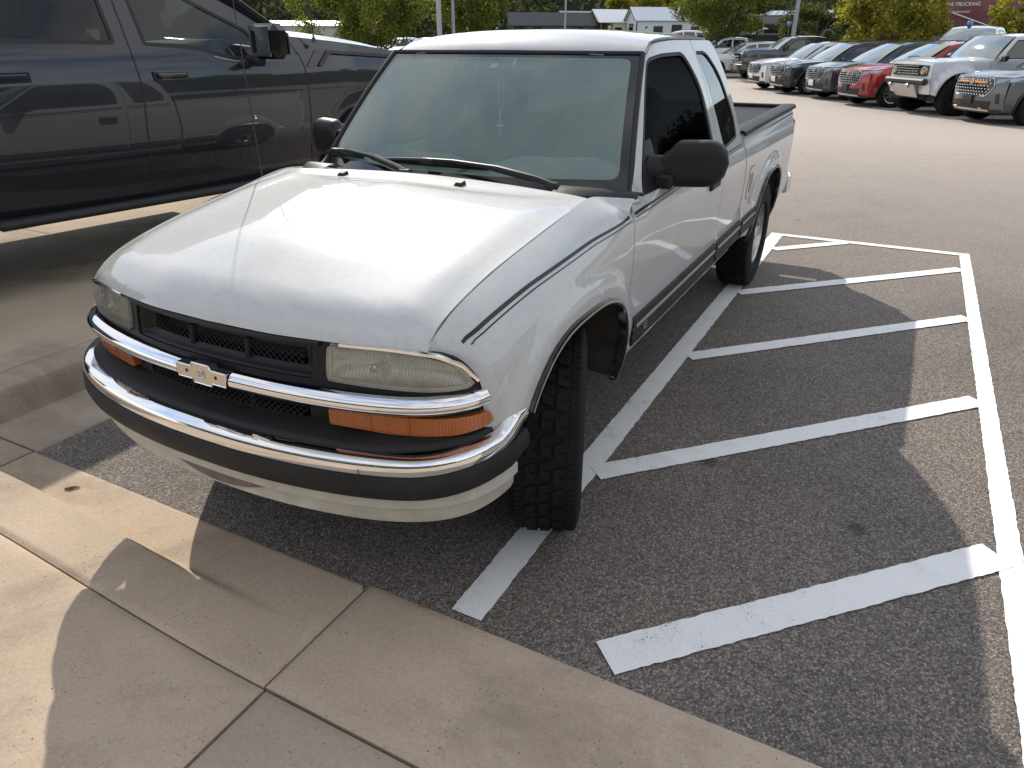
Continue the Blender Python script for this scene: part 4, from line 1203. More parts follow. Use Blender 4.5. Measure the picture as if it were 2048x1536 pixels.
# wedge under the concrete so no gap shows
m = MB(); m.add([(-900, -60, -.2), (900, -60, -.2), (900, -.2, -.2), (-900, 30, -.2)], [(0, 1, 2, 3)])
tag(m.build('subsoil', MAT['concrete_far'], None, smooth=False), kind='structure')

# hatched markings
def quad_line(name, a, b, w, ragged=.0045, z=.004):
    a, b = np.array(a, float), np.array(b, float); d = b-a; L = np.linalg.norm(d); d /= L; nn = np.array([-d[1], d[0]])
    k = max(8, int(L/.02)); V = []
    r = np.random.default_rng(int(abs(a[0]*100+a[1]*37+L*13)) + 5)
    for i in range(k+1):
        p = a + d*L*i/k
        for s in (-1, 1):
            q = p + nn*s*(w/2 + (r.random()-.5)*ragged); V.append((q[0], q[1], z + gz(q[0], q[1])))
    m = MB(); m.add(V, [(2*i, 2*i+1, 2*i+3, 2*i+2)[::-1] for i in range(k)])
    return m.build(name, MAT['line_paint'], None, sharp=None)
mk = empty('floor_marking', (0, 0, 0)); tag(mk, kind='structure')
def mark(a, b, w, z=.004):
    o = quad_line('painted_line', a, b, w, z=z); o.parent = mk
mark((.702, -.545), (.712, 4.74), .105)
mark((2.165, -.60), (2.165, 4.80), .075, .0045)
mark((.66, 4.765), (2.20, 4.765), .085, .005)
mark((1.13, -.505), (2.13, .525), .125, .0055)
mark((.75, .365), (2.13, 1.815), .105, .0055)
mark((.76, 1.685), (2.13, 3.10), .10, .0055)
mark((.76, 2.93), (2.13, 4.29), .10, .0055)
mark((.77, 4.22), (1.28, 4.74), .095, .0055)

# concrete apron, slabs with open joints
apron = empty('concrete_apron', (0, 0, 0)); tag(apron, kind='structure')
def hh_(x): return .11*float(sstep(.34, -1.2, x))
def slab(name, x0, x1, y0, y1, zf, mat, edge=.012, nx=24, ny=14, wob=.0):
    m = MB()
    us = [0, .004, .012] + list(np.linspace(.03, .97, nx)) + [.988, .996, 1]; vs = [0, .004, .012] + list(np.linspace(.03, .97, ny)) + [.988, .996, 1]
    V = []
    for u in us:
        for v in vs:
            x = x0 + (x1-x0)*u; y = y0 + (y1-y0)*v
            e = min(x-x0, x1-x, y-y0, y1-y); drop = edge*math.sqrt(max(0, 1-min(1, e/.010))) * .7
            if wob: y += wob*(noise1(x*9)+.5*noise1(x*31))*(1 if v == 1 else 0)
            V.append((x, y, zf(x, y) - drop))
    n = len(vs); F = [(i*n+j, (i+1)*n+j, (i+1)*n+j+1, i*n+j+1) for i in range(len(us)-1) for j in range(n-1)]
    m.add(V, F)
    b = len(m.V); per = [i*n for i in range(len(us))] + [(len(us)-1)*n+j for j in range(1, n)] + [i*n+n-1 for i in range(len(us)-2, -1, -1)] + [j for j in range(n-2, 0, -1)]
    low = []
    for i in per: p = m.V[i]; low.append(len(m.V)); m.V.append((p[0], p[1], p[2]-.18))
    for k in range(len(per)): k2 = (k+1) % len(per); m.F.append((per[k2], per[k], low[k], low[k2]))
    return m.build(name, MAT[mat], apron, sharp=40)
def noise1(t): return sin(t*1.7+.3)*.5 + sin(t*3.1+1.1)*.3 + sin(t*7.3)*.2
# gutter/curb strip left of the joint: pan, then curb that dies out towards the right
def z_strip(x, y):
    h = hh_(x)
    return .004 + h*float(sstep(-.785, -.825, y))
slab('gutter_slab', -1.40, .358, -1.021, -.578, z_strip, 'concrete_tan', nx=40, ny=44, wob=.011)
slab('gutter_slab', .364, 3.40, -1.018, -.565, lambda x, y: .004, 'concrete_tan', nx=30, ny=14, wob=.011)
slab('gutter_slab', 3.41, 7.4, -1.018, -.565, lambda x, y: .004, 'concrete_tan', nx=20, ny=10)
slab('walk_slab', -4.5, .365, -2.60, -1.027, lambda x, y: .004 + hh_(x), 'concrete_tan', nx=50, ny=30)
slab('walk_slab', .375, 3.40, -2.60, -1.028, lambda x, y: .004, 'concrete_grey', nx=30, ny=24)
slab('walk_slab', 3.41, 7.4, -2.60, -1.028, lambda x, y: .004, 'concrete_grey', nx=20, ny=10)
slab('walk_slab', -4.5, 30, -24, -2.61, lambda x, y: .004, 'concrete_grey', nx=20, ny=10)
# gutter pan and curb running back along the left
slab('gutter_slab', -1.765, -1.375, -.575, 12.0, lambda x, y: .006 - .012*float(sstep(-1.5, -1.38, x))*0, 'concrete_grey', nx=16, ny=30)
slab('gutter_slab', -2.6, -1.41, -1.018, -.583, lambda x, y: .004, 'concrete_tan', nx=16, ny=12)
def z_curb(x, y): return .135*float(sstep(-1.735, -1.85, x))
def z_curb2(x, y):
    a = float(sstep(-1.755, -1.800, x)); return .008 + .150*a - .020*float(sstep(-1.835, -1.795, x))
slab('curb', -1.955, -1.755, -.57, 12.0, z_curb2, 'concrete_grey', edge=.004, nx=30, ny=40)
# display pad beyond the curb, cut by joints
for (x0, x1) in ((-3.30, -1.963), (-4.72, -3.307), (-6.3, -4.727), (-9.5, -6.307)):
    for (y0, y1) in ((-.57, 1.35), (1.357, 3.6), (3.607, 6.5), (6.507, 12.0)):
        slab('pad_slab', x0, x1, y0, y1, lambda x, y: .158 + .006*float(sstep(-2.0, -6, x)), 'concrete_far', edge=.006, nx=8, ny=8)
slab('pad_slab', -60, -9.507, -.57, 12.0, lambda x, y: .16, 'concrete_far', nx=8, ny=8)
slab('curb', -60, -1.955, 12.0, 12.2, lambda x, y: .10, 'concrete_far', nx=8, ny=6)
slab('walk_slab', -60, -2.607, -1.018, -.583, lambda x, y: .10, 'concrete_tan', nx=8, ny=8)
slab('walk_slab', -60, -4.507, -24.0, -1.028, lambda x, y: .09, 'concrete_tan', nx=8, ny=8)
# ================================================================== other vehicles
paint('navy_paint', (.004, .007, .014), .1, .006, .3, .01)
paint('graphite_paint', (.045, .048, .052), .55, .03, .35)
paint('black_paint', (.012, .013, .015), .3, .03)
paint('teal_paint', (.040, .066, .082), .55, .03)
paint('red_paint', (.34, .018, .022), .35, .03)
paint('silver_white_paint', (.66, .68, .70), .15, .04)
paint('snow_paint', (.78, .79, .80), 0, .05)
paint('slate_paint', (.105, .118, .125), .55, .03)
simple('car_glass', (.012, .016, .017), .03, coat=1.0, coatr=.01, spec=.8)
simple('screen_glass', (.16, .20, .195), .05, coat=1.0, coatr=.01, spec=1.0)  # pale base: sky reflection put into the windscreen colour
simple('cladding', (.022, .022, .023), .6, bumpscale=400, bstr=.2)
simple('silver_trim', (.58, .58, .58), .25, .9)
simple('lamp_glass', (.30, .33, .35), .08, .3, coat=1)
simple('plate_white', (.75, .75, .75), .5)
simple('orange_trim', (.75, .28, .06), .4)
simple('rim_dark', (.05, .05, .052), .35, .7)

_wheel_cache = {}
def car_wheel(R, W, rimr, style):
    k = (R, W, rimr, style)
    if k in _wheel_cache: return _wheel_cache[k]
    h = W/2; t = MB()
    t.lathe([(rimr, -h*.85), (rimr+.03, -h), (R-.05, -h), (R-.012, -h*.86), (R, -h*.6), (R, h*.6), (R-.012, h*.86), (R-.05, h), (rimr+.03, h), (rimr, h*.85)], 40, 'x')
    nb = 44
    for kk in range(nb):
        a = 2*pi*kk/nb
        for s in (-1, 1):
            V = []
            for r, dx in ((R-.02, .97), (R+.004, .90)):
                for x, tt in ((.55, 0), (dx, 0), (dx, .07), (.55, .07)): V.append((s*h*x, r*cos(a+tt), r*sin(a+tt)))
            t.add(V, [(4, 5, 6, 7), (0, 1, 5, 4), (2, 3, 7, 6), (1, 2, 6, 5), (3, 0, 4, 7)])
    r = MB(); r.lathe([(rimr+.002, h*.86), (rimr-.015, h*.80), (rimr-.03, h*.3), (rimr-.035, -h*.8)], 40, 'x')
    ns_ = {'multi': 10, 'six': 6, 'five': 5}[style]
    for kk in range(ns_):
        a = 2*pi*kk/ns_; w = {'multi': .016, 'six': .032, 'five': .036}[style]
        for off in ((-.05, .05) if style == 'multi' else (0,)):
            V = []
            for rr, x in ((.04, h*.62), (rimr-.01, h*.74)):
                aa = a + off*(rr/rimr)*3
                for sd in (-1, 1):
                    for dx in (0, -.03): V.append((x+dx, rr*cos(aa) - sd*w*sin(aa), rr*sin(aa) + sd*w*cos(aa)))
            r.add(V, [(0, 2, 6, 4), (0, 4, 5, 1), (2, 3, 7, 6)])
    r.lathe([(0, h*.70), (.03, h*.70), (.06, h*.60), (.065, h*.2)], 20, 'x')
    d = MB(); d.lathe([(0, -.02), (rimr-.04, -.02)], 20, 'x')
    tm = t.build('tmp', MAT['tyre_rubber']).data; rm = r.build('tmp', MAT['silver_trim' if style == 'multi' else 'rim_dark']).data; dm = d.build('tmp', MAT['dark_metal']).data
    for o in [o for o in bpy.data.objects if o.name.startswith('tmp')]: bpy.data.objects.remove(o)
    tm.name = 'wheel'; rm.name = 'rim'; dm.name = 'brake_disc'
    _wheel_cache[k] = (tm, rm, dm)
    return _wheel_cache[k]
def put_wheel(parent, loc, side, R, W, rimr, style, rz=0):
    tm, rm, dm = car_wheel(R, W, rimr, style)
    w = bpy.data.objects.new('wheel', tm); link(w, parent); w.location = loc; w.rotation_euler = (0, 0, rz + (0 if side > 0 else pi))
    for nme, me in (('rim', rm), ('brake_disc', dm)):
        o = bpy.data.objects.new(nme, me); link(o, w)
    return w

class Car:
    def __init__(c, name, label, cat, loc, rz, S, group=None):
        c.S = S; c.root = empty(name, loc, rz, label, cat, group)
        c.hw = S['hw']; c.P = MAT[S['paint']]
        c.pf = pchip(S['prof']); c.yf = pchip([(z, y) for z, y in S['front']]); c.bow = S.get('bow', .18)
        c.wb = S['wb']; c.R = S['R']; c.ar = S.get('ar', c.R + .075)
        c.yr = S['yr']
        c.body()
    def X(c, y, z):
        S = c.S; x = c.hw*c.pf(z)
        x = x - c.hw*.10*sstep(-.35, -.98, y)**1.6 * (1 if S.get('taper', True) else .4) - c.hw*.06*sstep(c.yr-.5, c.yr+.05, y)**1.5
        if 'barrel' in S: x = x - S['barrel']*np.clip(np.abs(y-2.0), 0, 1.9)**2
        for yc in (0, c.wb):
            e = np.hypot(y-yc, np.maximum(z-c.R, 0) + np.minimum(z-c.R, 0)*.3) - c.ar
            x = x + S.get('flare', .025)*(1 - sstep(.02, S.get('fw', .09), e))*sstep(.2, .4, z)
        return x
    def front_y(c, x, z):
        return c.yf(z) + c.bow*(np.abs(x)/c.hw)**3.2
    def sh(c, name, poly, mat, off=0.0, res=.09, thick=0.0, parent=None, side=None, holes=()):
        """panel on the body side, both sides or one"""
        f = lambda y, z: (c.X(y, z) + off, y, z); g = lambda y, z: (-(c.X(y, z) + off), y, z)
        o = []
        if side in (None, 1): o.append(panel(name, poly, f, mat, parent or c.root, res, thick=thick, holes=holes))
        if side in (None, -1): o.append(panel(name, poly, g, mat, parent or c.root, res, thick=thick, flip=True, holes=holes))
        return o
    def fr(c, name, poly, mat, off=0.0, res=.05, thick=.02, parent=None, holes=()):
        return panel(name, poly, lambda x, z: (x, c.front_y(x, z) - off, z), mat, parent or c.root, res, thick=thick, holes=holes)
    def body(c):
        S = c.S; root = c.root
        arch = lambda yc: [(yc + c.ar*cos(a), c.R + c.ar*sin(a)) for a in np.linspace(pi, 0, 19)]
        hood = S['hood']; roof = S['roof']; bot = S['bot']
        y0 = lambda z: float(c.front_y(c.hw*.90, z))
        zf = hood[0][1]
        left = [(y0(z), z) for z in np.linspace(bot + .05, zf, 7)]
        if S['type'] == 'suv':
            top = hood[1:] + roof + [(c.yr - .02, roof[-1][1] - .12), (c.yr, S['belt'] - .05), (c.yr, bot + .08), (c.yr - .08, bot)]
        else:
            top = hood[1:] + roof + S['cabback'] + [(S['bed0'] + .02, S['bedz']), (c.yr, S['bedz']), (c.yr, bot + .1), (c.yr - .06, bot + .03)]
        low = [(c.wb + c.ar, bot)] + arch(c.wb)[::-1] + [(c.wb - c.ar, bot), (c.ar, bot)] + arch(0)[::-1] + [(-c.ar, bot + .02)]
        outline = left + [tuple(p) for p in top] + [p for p in low]
        wins = [rpoly(w, .03, 4) for w in S['wins']]
        c.sh('body_side', np.array(outline), c.P, 0, S.get('res', .09), .02, holes=wins)
        for w, gm in zip(wins, S.get('winmat', ['car_glass']*9)):
            for sd in (1, -1):
                g = c.sh('side_window', w, MAT[gm], -.006, .15, side=sd)[0]
                c.sh('window_seal', ring2d(w, .004), MAT['rubber'], .001, .1, holes=[ring2d(w, -.018)], parent=g, side=sd)
        # cladding over the arches
        if S.get('clad'):
            for yc in (0, c.wb):
                ri = np.array([(yc + (c.ar-.004)*cos(a), c.R + (c.ar-.004)*sin(a)) for a in np.linspace(pi+.25, -.25, 25)])
                ro = np.array([(yc + (c.ar+.055)*cos(a), c.R + (c.ar+.055)*sin(a)) for a in np.linspace(-.25, pi+.25, 25)])
                c.sh('arch_cladding', np.vstack([ri, ro]), MAT['cladding'], .008, .06, .02)
            c.sh('sill', [(c.ar+.02, bot+.005), (c.wb-c.ar-.02, bot+.005), (c.wb-c.ar-.04, bot+.14), (c.ar+.04, bot+.14)], MAT['cladding'], .007, .2, .01)
        # hood
        hy = np.array([p[0] for p in hood]); hz = np.array([p[1] for p in hood]); hzf = pchip(list(zip(hy, hz)))
        m = MB(); cr = S.get('crown', .05)
        ye = hy[-1]
        def hf(u, v):
            s = -1 + 2*u
            ys_ = float(c.front_y(s*c.hw*.90, zf)); y = ys_ + (ye - ys_ + S.get('scoop', .10)*(s*s) - S.get('scoop', .10))*v
            x = s*(float(c.X(np.float64(y), np.float64(hzf(max(y, hy[0])))))-.004)
            k = 1 - abs(s)**2.4
            bul = S.get('bulge', .02)*float(sstep(.78, .60, abs(s)))*float(sstep(0, .25, v))
            return (x, y, float(hzf(max(y, hy[0]))) + cr*k*min(1, v*5)*1.0 + bul)
        m.grid(hf, 25, 16); c.hoodf = hf; m.build('hood', c.P, root, sharp=60)
        # windscreen
        ra, rb = roof[0], roof[-1]
        m = MB(); sl = S.get('wsbow', .16)
        def wf(u, v):
            s = -1 + 2*u; a = abs(s)
            p0 = Vector(hf(u, 1.0)); p1x = s*(float(c.X(np.float64(ra[0]), np.float64(ra[1])))-.02)
            p1 = Vector((p1x, ra[0] - sl*.6*(1-a*a), ra[1] + S.get('rcrown', .05)*(1-a**2.4)))
            p0.y = p0.y - .0; p = p0.lerp(p1, v)
            return (p.x, p.y - .03*4*v*(1-v), p.z + .02*4*v*(1-v))
        m.grid(wf, 17, 9); ws = m.build('windscreen', MAT[S.get('wsmat', 'screen_glass')], root)
        for uu, dx in ((1.0, .004), (0.0, -.004)):
            sl_ = MB(); sl_.tube([Vector(wf(uu, v)) + Vector((dx, -.004, .004)) for v in np.linspace(0, 1, 8)], .016, 6); sl_.build('windscreen_trim', MAT['rubber'], ws)
        # roof
        ry = pchip([(p[0], p[1]) for p in roof])
        m = MB()
        def rf(u, v):
            s = -1 + 2*u; a = abs(s); y = ra[0] + (rb[0] - ra[0])*v - S.get('wsbow', .16)*.6*(1-a*a)*(1-v)
            z = float(ry(min(max(y, ra[0]), rb[0])))
            x = s*(float(c.X(np.float64(max(y, ra[0])), np.float64(z))) - .004)
            return (x, y, z + S.get('rcrown', .05)*(1-a**2.4))
        m.grid(rf, 17, 12); m.build('roof', MAT[S.get('roofpaint', S['paint'])], root)
        # rear closure
        if S['type'] == 'suv':
            zt = rb[1]
            panel('tailgate', [(-c.hw*.85, bot), (c.hw*.85, bot), (c.hw*.88, S['belt']), (c.hw*.70, zt), (-c.hw*.70, zt), (-c.hw*.88, S['belt'])], lambda x, z: (x, c.yr + .02 - .12*sstep(S['belt'], zt, z) - .08*(np.abs(x)/c.hw)**3, z), c.P, root, .2, flip=True)
            m = MB(); m.grid(lambda u, v: (-c.hw*.7 + 1.4*c.hw*u, rb[0] + (c.yr - .10 - rb[0])*v, rb[1] + .03*sin(pi*u) - .02*v), 7, 3); m.build('rear_spoiler', MAT[S.get('roofpaint', S['paint'])], root)
        else:
            cb_ = S['cabback']
            panel('cab_back', [(-c.hw*.9, S['bedz'] - .5), (c.hw*.9, S['bedz'] - .5), (c.hw*.9, S['bedz'] + .1), (c.hw*.70, rb[1]), (-c.hw*.70, rb[1]), (-c.hw*.9, S['bedz'] + .1)], lambda x, z: (x, cb_[0][0] + .01, z), c.P, root, .25, flip=True)
            m = MB(); m.box((0, (S['bed0']+c.yr)/2, S['bedz'] - .5), (c.hw*1.8, c.yr - S['bed0'] - .02, .04)); m.box((0, c.yr - .03, S['bedz'] - .22), (c.hw*1.75, .06, .52), .02); m.box((0, S['bed0'] + .03, S['bedz'] - .25), (c.hw*1.75, .05, .5))
            for sd in (1, -1): m.box((sd*c.hw*.90, (S['bed0']+c.yr)/2, S['bedz'] - .02), (.09, c.yr - S['bed0'] - .04, .05), .01)
            m.build('cargo_bed', MAT['cladding'], root, smooth=False)
        # dark inside, underbody, wheel wells
        m = MB(); ymid = (c.wb)/2
        m.box((0, ymid, bot + .07), (c.hw*1.5, c.wb + 1.3, .12)); m.box((0, .0, .62), (c.hw*1.15, 1.2, .5)); 
        if S.get('inner', True): m.box((0, ymid + .25, (S['belt'] + bot)/2 + .05), (c.hw*1.62, c.wb - 2*c.ar - .05, S['belt'] - bot - .25))
        m.box((0, c.wb, .62), (c.hw*1.15, 1.1, .45))
        m.build('underbody', MAT['under_dark'], root, smooth=False)
        for yc in (0, c.wb):
            m = MB(); m.grid(lambda u, v: (c.hw*(.96 - .42*v), yc + (c.ar+.01)*cos(pi*u*1.16 - .08*pi), c.R + (c.ar+.01)*sin(pi*u*1.16 - .08*pi)), 22, 3)
            pair(m, 'wheel_well', MAT['under_dark'], root)
            for sd in (1, -1):
                put_wheel(root, (sd*(c.hw - S.get('tin', .10)), yc, c.R), sd, c.R, S.get('tw', .26), S.get('rim', .24), S.get('ws', 'multi'))
        # fascia: painted face from bumper to hood lip
        fp = rpoly([(-c.hw*.90, bot + .05), (c.hw*.90, bot + .05), (c.hw*.90, zf), (-c.hw*.90, zf)], .01, 2)
        panel('front_fascia', fp, lambda x, z: (x, c.front_y(x, z), z + cr*(1-(np.abs(x)/(c.hw*.9))**2.4)*sstep(zf-.15, zf, z)*.0), c.P, root, .07)
        # mirrors
        my, mz = S['mirror']
        m = MB(); xm = float(c.X(np.float64(my), np.float64(mz)))
        ms_ = S.get('msize', (.20, .16, .15))
        m.box((xm + .05 + ms_[0]/2, my, mz), ms_, .05); m.box((xm + .03, my + .02, mz - .05), (.14, .07, .05), .02)
        pair(m, 'door_mirror', MAT[S.get('mirmat', 'gloss_black')], root)
        # door shut lines and handles
        for ln in S.get('gaps', []):
            V = []; F = []
            pts = crom(ln, 5)
            for i, (y, z) in enumerate(pts):
                for d in (-.005, .005): V.append((float(c.X(np.float64(y+d), np.float64(z))) + .0015, y + d, z))
                if i: k = 2*i; F.append((k-2, k, k+1, k-1))
            m = MB(); m.add(V, F); pair(m, 'door_gap', MAT['rubber'], root)
        for y, z in S.get('handles', []):
            m = MB(); x = float(c.X(np.float64(y), np.float64(z))); m.box((x + .022, y, z), (.022, .20, .030), .008); m.box((x + .006, y, z - .002), (.012, .24, .06), .005)
            pair(m, 'door_handle', MAT[S.get('handmat', S['paint'])], root)

SUV_PROF = [(.25, .90), (.45, .965), (.65, .99), (.85, 1.0), (1.0, .985), (1.10, .955), (1.25, .90), (1.45, .82), (1.62, .745), (1.72, .70)]
def explorer(label, loc, rz, col, roofp=None, plate='white', kind='st', name='parked_suv', group=None):
    S = dict(paint=col, roofpaint=roofp or col, hw=.985, wb=3.02, R=.385, ar=.455, bot=.24, yr=4.08, type='suv', clad=True, belt=1.06, bow=.30, fw=.07, flare=.02,
             prof=SUV_PROF, front=[(.20, -.80), (.35, -.90), (.55, -.935), (.75, -.93), (.95, -.90), (1.05, -.86)],
             hood=[(-.60, 1.0), (-.3, 1.055), (.1, 1.085), (.45, 1.10), (.66, 1.105)], roof=[(1.55, 1.63), (2.0, 1.70), (2.8, 1.715), (3.5, 1.68), (3.82, 1.64)],
             wins=[[(1.02, 1.12), (1.62, 1.55), (2.02, 1.62), (2.00, 1.10)], [(2.10, 1.10), (2.12, 1.625), (2.86, 1.615), (2.98, 1.14)], [(3.08, 1.16), (2.98, 1.60), (3.62, 1.54), (3.80, 1.25)]],
             mirror=(1.05, 1.15), gaps=[[(.70, .40), (.72, .8), (.86, 1.08)], [(2.06, .40), (2.06, 1.08)], [(3.0, .75), (2.95, 1.1)]], handles=[(1.86, .96), (2.82, .98)], scoop=.14, crown=.045, ws='multi', rim=.265)
    c = Car(name, label, 'suv', loc, rz, S, group)
    g = rpoly([(-.52, .60, .08), (.52, .60, .08), (.66, .80, .05), (.60, .965, .03), (-.60, .965, .03), (-.66, .80, .05)], .05, 4)
    go = c.fr('grille', g, MAT['gloss_black'], .014)
    m = MB()
    for r in range(6):
        z = .635 + .06*r
        for k in range(-6, 7):
            x = k*.092 + (.046 if r % 2 else 0)
            if abs(x) > .49 + .10*min(1, (z-.6)/.2): continue
            y = float(c.front_y(np.float64(x), np.float64(z))) - .022
            m.add([(x-.030, y, z), (x, y-.008, z-.018), (x+.030, y, z), (x, y-.004, z+.012)], [(0, 1, 2, 3)])
    o = m.build('grille_chips', MAT['silver_trim' if kind != 'st2' else 'dark_metal'], go, smooth=False); tag(o, kind='stuff')
    rr = np.array([(x, c.front_y(np.float64(x), np.float64(z)) - .016, z) for x, z in g], float)
    m = MB(); m.tube(list(map(tuple, rr[:len(rr)])) + [tuple(rr[0])], .011, 5, False); m.build('grille_rim', MAT['silver_trim'], go)
    for sd in (1, -1):
        h = rpoly([(sd*.64, .86), (sd*.66, .955), (sd*.86, .985), (sd*.885, .965), (sd*.80, .895)], .01, 3)
        c.fr('headlamp', h if sd > 0 else h[::-1], MAT['lamp_glass'], .010)
        c.sh('headlamp_tail', [(-.74, .90), (-.74, .985), (-.40, 1.0), (-.52, .945)], MAT['lamp_glass'], .006, .1, side=sd)
        v = rpoly([(sd*.74, .45), (sd*.72, .66), (sd*.79, .68), (sd*.82, .46)], .02, 3)
        c.fr('bumper_vent', v if sd > 0 else v[::-1], MAT['gloss_black'], .006)
    lo_ = rpoly([(-.60, .33), (.60, .33), (.66, .50), (-.66, .50)], .03, 3); c.fr('lower_intake', lo_, MAT['cladding'], .008)
    sk = rpoly([(-.62, .285), (.62, .285), (.60, .325), (-.60, .325)], .02, 3); c.fr('skid_plate', sk, MAT['silver_trim'], .022)
    c.fr('bumper_base', rpoly([(-.86, .25), (.86, .25), (.86, .33), (-.86, .33)], .02, 3), MAT['cladding'], .006)
    pl_ = rpoly([(-.16, .42), (.16, .42), (.16, .60), (-.16, .60)], .01, 2); c.fr('plate_bracket', pl_, MAT['plate_white' if plate == 'white' else 'cladding'], .045)
    if kind == 'amber':
        for x0, x1 in ((-.48, -.10), (.10, .48)): c.fr('grille_bar', rpoly([(x0, .87), (x1, .87), (x1, .91), (x0, .91)], .01, 2), MAT['orange_trim'], .035)
        e = MB(); e.lathe([(0, -.0), (.055, -.0), (.06, .01), (.06, .03)], 20, 'y', (0, float(c.front_y(np.float64(0), np.float64(.89))) - .05, .89)); e.build('badge', MAT['silver_trim'], c.root)
        for sd in (1, -1):
            t_ = MB(); t_.box((sd*.42, float(c.front_y(np.float64(.42), np.float64(.34))) - .03, .345), (.09, .05, .022), .008); t_.build('tow_hook', MAT['orange_trim'], c.root)
        for i, ch in enumerate('EXPLORER'):
            x = -.42 + .12*i; p = c.hoodf((x/(.97)+1)/2, .045); letters(ch, (x, p[1] , p[2] + .004), (radians(20), 0, 0), .075, MAT['silver_trim'], c.root, 'hood_letter', .004)
    else:
        e = MB(); e.lathe([(0, -.0), (.045, -.0), (.05, .01), (.05, .03)], 20, 'y', (0, float(c.front_y(np.float64(0), np.float64(.88))) - .045, .88)); e.build('badge', MAT['silver_trim'], c.root)
    for sd in (1, -1):
        m = MB(); m.tube([(sd*.66, 1.75, 1.745), (sd*.665, 2.6, 1.765), (sd*.64, 3.5, 1.73)], .016, 6); m.build('roof_rail', MAT['gloss_black'], c.root)
    return c

def bronco(label, loc, rz):
    S = dict(paint='silver_white_paint', hw=1.02, wb=2.95, R=.47, ar=.55, bot=.46, yr=3.75, type='suv', belt=1.30, bow=.10, flare=.075, fw=.16, taper=False,
             prof=[(.45, .92), (.7, .95), (1.0, .955), (1.25, .95), (1.35, .93), (1.6, .87), (1.85, .81), (1.95, .79)], front=[(.40, -.70), (.60, -.76), (.85, -.80), (1.05, -.80), (1.25, -.785), (1.32, -.77)],
             hood=[(-.67, 1.26), (-.3, 1.285), (.2, 1.30), (.62, 1.31), (.80, 1.315)], roof=[(1.28, 1.83), (1.8, 1.87), (2.6, 1.875), (3.3, 1.87), (3.62, 1.86)],
             wins=[[(.98, 1.34), (1.34, 1.76), (2.05, 1.79), (2.05, 1.34)], [(2.14, 1.34), (2.14, 1.79), (2.85, 1.79), (2.85, 1.34)], [(2.93, 1.34), (2.93, 1.79), (3.5, 1.78), (3.55, 1.34)]],
             mirror=(.95, 1.36), msize=(.22, .12, .17), gaps=[[(.72, .6), (.72, 1.28)], [(2.09, .6), (2.09, 1.3)]], handles=[(1.90, 1.12)], ws='six', rim=.225, tw=.32, tin=.06, scoop=.06, crown=.03, roofpaint='silver_white_paint', bulge=.03)
    c = Car('parked_suv', label, 'suv', loc, rz, S, 'suvs parked in the display row')
    g = rpoly([(-.80, .93), (.80, .93), (.80, 1.19), (-.80, 1.19)], .05, 4); go = c.fr('grille', g, MAT['gloss_black'], .02)
    m = MB()
    for z in (.97, 1.03, 1.09, 1.15):
        for k in range(-5, 6):
            x = k*.088; y = float(c.front_y(np.float64(x), np.float64(z))) - .042
            m.box((x + (.02 if z in (.97, 1.09) else -.02), y, z), (.064, .012, .030), .004)
    tag(m.build('grille_mesh', MAT['dark_metal'], go, smooth=False), kind='stuff')
    for sd in (1, -1):
        m = MB(); m.lathe([(0, -.05), (.085, -.045), (.10, -.02), (.105, .02)], 24, 'y', (sd*.64, float(c.front_y(np.float64(.64), np.float64(1.06))), 1.06)); m.build('headlamp', MAT['lamp_glass'], c.root)
        m = MB(); m.box((sd*.775, float(c.front_y(np.float64(.775), np.float64(1.06))) - .03, 1.06), (.025, .03, .14), .008); m.build('side_marker', MAT['orange_trim'], c.root)
        m = MB(); m.tube([(sd*.60, -.55, 1.345), (sd*.62, -.45, 1.375), (sd*.66, -.20, 1.375)], .014, 6); m.build('hood_handle', MAT['cladding'], c.root)
        m = MB(); m.box((sd*.40, -.98, .70), (.05, .10, .09), .015); m.build('tow_hook', MAT['silver_trim'], c.root)
    m = MB(); m.box((0, -.84, .80), (1.80, .16, .15), .04); m.build('bumper', MAT['cladding'], c.root)
    m = MB(); m.add([(-.62, -.98, .74), (.62, -.98, .74), (.50, -.72, .42), (-.50, -.72, .42), (-.62, -.90, .74), (.62, -.90, .74)], [(0, 3, 2, 1), (0, 4, 3), (1, 2, 5)]); m.build('skid_plate', MAT['silver_trim'], c.root, smooth=False)
    panel('hood_decal', [(-.45, .15), (.45, .15), (.45, .62), (-.45, .62)], lambda x, y: (x, y, 1.348 + .02*0 + .0*x), MAT['cladding'], c.root, .3)
    return c

